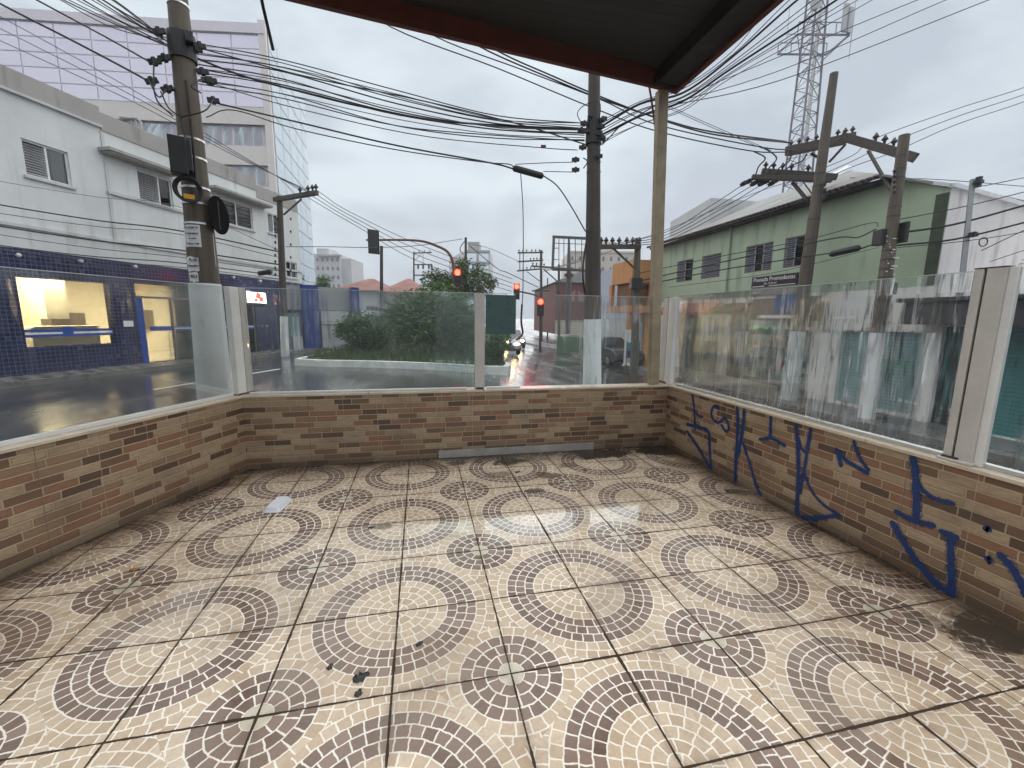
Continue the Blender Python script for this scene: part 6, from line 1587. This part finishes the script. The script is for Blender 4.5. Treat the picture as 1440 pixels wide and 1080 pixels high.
# right side of the centre street
r, L, H = block("dark red warehouse with a grey gabled roof behind the centre pole", 781, 882, 397, 50, 'brickred', 16, 96, name="warehouse")
mb = MB(); mb.add([(-.3, -.3, H), (L + .3, -.3, H), (L + .3, 16, H), (-.3, 16, H), (L * .5, -.3, H + 2.0), (L * .5, 16, H + 2.0)], [(0, 4, 5, 3), (1, 2, 5, 4), (0, 1, 4), (2, 3, 5)]); mb.build("roof", K['asb'], r, local=True)
mb = MB(); mb.box((-.1, -.12, 1.5), (L, -.01, 1.62)); mb.box((0, -.14, 0), (L * .8, -.02, 1.45)); mb.build("pale_lower_wall", K['farbeige'], r, local=True)
mb = MB()
for k in range(3): mb.add([(1.2 + k * 1.5, -.13, H - 2.2), (2.2 + k * 1.5, -.13, H - 2.2), (2.3 + k * 1.5, -.13, H - .8), (1.7 + k * 1.5, -.13, H - 1.3), (1.1 + k * 1.5, -.13, H - .9)], [(0, 1, 2, 3, 4)])
mb.build("faded_mural", plain("faded_pink_paint", (.33, .17, .17), .8), r, local=True)
OA = V(880, 470, (XR - .4, 0), 0); OBp = V(912, 470, (XR - .4, 0), 0)
r = thing("orange_building", "orange two-storey building with a balcony beside the leaning concrete pole", "building", (XR - .4, OA[1], -.9))
za, zm, zl = V(912, 366, (XR - .4, 0), 0)[2], V(900, 400, (XR - .4, 0), 0)[2], V(905, 437, (XR - .4, 0), 0)[2]
yA, yB = float(OA[1]), float(OBp[1])
mb = MB(); mb.box((XR - .4, yB, -1), (XR + 8, yA, za)); mb.build("wall", K['orange'], r)
mb = MB(); mb.box((XR - 1.5, yB, zm + .0), (XR - .41, yA - .2, za - .05)); mb.build("upper_bay", K['orange'], r)
mb = MB(); mb.box((XR - 1.35, yB + .3, zl + .25), (XR - .42, yA - .6, zm - .02)); mb.build("balcony_recess", plain("shaded_orange_recess", (.16, .085, .035), .8), r)  # solid block; the shade of the recess is put into a darker orange
mb = MB(); mb.box((XR - 1.6, yB, zl - .1), (XR - .41, yA - .3, zl + .24)); mb.build("balcony_floor", K['orange'], r)
mb = MB(); mb.box((XR - 1.55, yB + 2.2, zl + .25), (XR - 1.36, yB + 2.5, zm)); mb.build("balcony_post", K['orange'], r)
mb = MB(); mb.box((XR - .5, yB + 1, -.9), (XR - .405, yA - 2, 1.4)); mb.build("shop_shutter", K['fargrey'], r)
L0, L1 = V(908, 470, (XR + .1, 0), 0), V(936, 470, (XR + .1, 0), 0)
r = thing("lilac_building", "narrow pale lilac building between the orange one and the roof post", "building", (XR + .1, L1[1], -.9))
mb = MB(); mb.box((XR + .1, max(L1[1], 27.05), -1), (XR + 7, min(L0[1], yB - .05), V(918, 363, (XR, 0), 0)[2])); mb.build("wall", K['lilac'], r)
mb = MB(); mb.box((XR - .02, max(L1[1], 27.05) + .3, -.9), (XR + .095, min(L0[1], yB - .05) - .3, 1.6)); mb.build("white_shutter", K['louvre'], r)
# empty billboard frame
DB = 44
r = thing("billboard_frame", "empty steel billboard frame standing over the dark red warehouse", "billboard frame", (*D(802, 440, DB)[:2], -.6))
mb = MB(); mb.bar(D(779, 332, DB), D(777, 379, DB), .26, .26); mb.bar(D(777, 333, DB), D(838, 336, DB - 1), .2, .26); mb.bar(D(776, 379, DB), D(838, 381, DB - 1), .2, .22); mb.bar(D(838, 336, DB - 1), D(838, 381, DB - 1), .2, .2); mb.build("frame", K['steel'], r)
mb = MB()
for x in (786, 793, 809, 818, 828): mb.bar(D(x, 334, DB - .5), D(x, 380, DB - .5), .07, .07)
mb.bar(D(779, 342, DB - .5), D(838, 344, DB - 1.5), .06, .06); mb.bar(D(779, 349, DB - .5), D(786, 349, DB - .5), .06, .06); mb.bar(D(779, 365, DB - .5), D(786, 365, DB - .5), .06, .06); mb.build("bracing", K['steel'], r)
mb = MB(); p = D(800, 334, DB); q = D(799, 449, DB); mb.tube([q - UPV * 1.5, q, D(800, 390, DB), p], [.3, .3, .28, .1], 10); mb.build("column", K['steel'], r)
mb = MB(); mb.disc(D(800, 387, DB), UPV, .5, .3, 12); mb.build("collar", K['steel'], r)
# low painted walls, sign stand, parked cars
a, b = D(784, 492, 31), D(822, 493, 30); r = thing("painted_planter_wall", "low wall painted green and orange behind the centre pole", "wall", (a[0], a[1], -.9))
mb = MB(); mb.bar((a[0], a[1], -.35), (b[0], b[1], -.35), .3, 1.2); mb.build("green_wall", K['greenwall'], r)
m_ = a * .45 + b * .55; mb = MB(); mb.bar((m_[0], m_[1] - .17, -.25), (b[0], b[1] - .17, -.25), .04, .8); mb.build("orange_panel", K['orangewall'], r)
p = D(889, 514, 17.5); r = thing("sign_stand", "pavement sign stand in cyan and purple with a white foot behind the wet glass", "sign stand", (p[0], p[1], p[2]))
mb = MB()
for s in (-.26, .26): mb.tube([p + cam_r * s - UPV * .05, p + cam_r * s + UPV * 1.0], .02, 6)
mb.bar(p + cam_r * -.26 - cam_f * .2, p + cam_r * -.26 + cam_f * .2, .04, .04); mb.bar(p + cam_r * .26 - cam_f * .2, p + cam_r * .26 + cam_f * .2, .04, .04); mb.build("frame", K['steel'], r)
for (z0, z1, mt, nm) in ((.62, .95, 'cyan', "cyan_panel"), (.32, .615, 'purple', "purple_panel"), (.12, .315, 'farwhite', "white_panel")):
    mb = MB(); mb.bar(p + UPV * z0, p + UPV * z1, .50, .03, cam_f); mb.build(nm, K[mt], r)
q = D(884, 488, 18.4); mb = MB(); mb.bar(q - UPV * .75, q + UPV * .75, .36, .05, cam_f); mb.bar(q - UPV * .8 - cam_r * .2, q - UPV * .8 + cam_r * .2, .3, .05); tag(mb.build("tall_banner", K['alu2']), "tall narrow pale banner standing behind the cyan and purple stand", "banner")


def car(label, p, heading, paint, lights):
    r = thing("parked_car" if not lights else "car", label, "car", p, None, rad(90 - heading) )
    # side profile along local x (front = +x), lofted across y
    prof = [(-2.05, .45), (-2.05, .78), (-1.95, .92), (-1.35, 1.0), (1.0, .98), (1.75, .86), (2.08, .66), (2.1, .40), (1.9, .28), (-1.9, .28)]
    mb = MB(); vs = []; ys = (-.86, -.80, .80, .86); n = len(prof)
    for y in ys:
        s = .94 if abs(y) > .83 else 1.0
        vs += [(x * (.985 if s < 1 else 1), y, .6 + (z - .6) * s) for x, z in prof]
    mb.add(vs, [(k * n + i, k * n + (i + 1) % n, (k + 1) * n + (i + 1) % n, (k + 1) * n + i) for k in range(3) for i in range(n)] + [tuple(range(n)), tuple(reversed(range(3 * n, 4 * n)))]); mb.build("body", K[paint], r, bevel=.03, local=True)
    mb = MB(); mb.add([(-1.55, -.74, .98), (.95, -.74, .96), (.95, .74, .96), (-1.55, .74, .98), (-1.15, -.60, 1.44), (.2, -.60, 1.45), (.2, .60, 1.45), (-1.15, .60, 1.44)], [(0, 1, 5, 4), (1, 2, 6, 5), (2, 3, 7, 6), (3, 0, 4, 7)]); mb.build("window", K['carglass'], r, local=True)
    mb = MB(); mb.add([(-1.18, -.61, 1.44), (.22, -.61, 1.45), (.22, .61, 1.45), (-1.18, .61, 1.44), (-1.0, -.5, 1.5), (.1, -.5, 1.51), (.1, .5, 1.51), (-1.0, .5, 1.5)], [(0, 1, 5, 4), (1, 2, 6, 5), (2, 3, 7, 6), (3, 0, 4, 7), (4, 5, 6, 7)]); mb.build("roof", K[paint], r, local=True)
    for x in (-1.3, 1.3):
        for y in (-.78, .78):
            mb = MB(); mb.disc((x, y, .31), (0, 1, 0), .31, .2, 20); w = mb.build("wheel", K['tyre'], r, bevel=.03, local=True); mb = MB(); mb.disc((x, y * 1.13, .31), (0, 1, 0), .19, .03, 16); mb.build("rim", K['rim'], w, local=True)
    for y in (-.6, .6):
        mb = MB(); mb.sphere((2.03, y, .66), .13, 10, 6, (.5, 1.4, .8)); mb.build("headlight", K['headlamp'] if lights else K['lens_off'], r, local=True)
    mb = MB(); mb.box((2.09, -.45, .38), (2.12, .45, .52)); mb.build("grille", K['black'], r, local=True)


p = D(708, 490, 27); car("oncoming car with two glowing headlights beyond the island bush", (p[0], p[1], zg(p[0]) + .01), 186, 'carsilver', True)
p = D(721, 478, 36); car("second oncoming car with lit headlights behind the first one", (p[0], p[1], zg(p[0]) + .01), 187, 'carpaint', True)
p = D(858, 502, 24); car("dark grey parked car with its lamps off behind the misted glass by the centre pole", (p[0], p[1], zg(p[0]) + .02), 176, 'carpaint', False)

# ------------------------------------------------------------------ rain haze
mb = MB(); mb.box((-320, -140, -3.2), (320, 380, 60)); hz = mb.build("haze", bpy.data.materials.new("rain_haze")); struct(hz, 'stuff')
hm = hz.data.materials[0]; hm.use_nodes = True; hm.node_tree.nodes.clear(); ho = hm.node_tree.nodes.new("ShaderNodeOutputMaterial"); hv = hm.node_tree.nodes.new("ShaderNodeVolumePrincipled")
hv.inputs['Color'].default_value = (.93, .95, 1, 1); hv.inputs['Density'].default_value = .0015; hv.inputs['Anisotropy'].default_value = .2
hm.node_tree.links.new(hv.outputs[0], ho.inputs['Volume'])
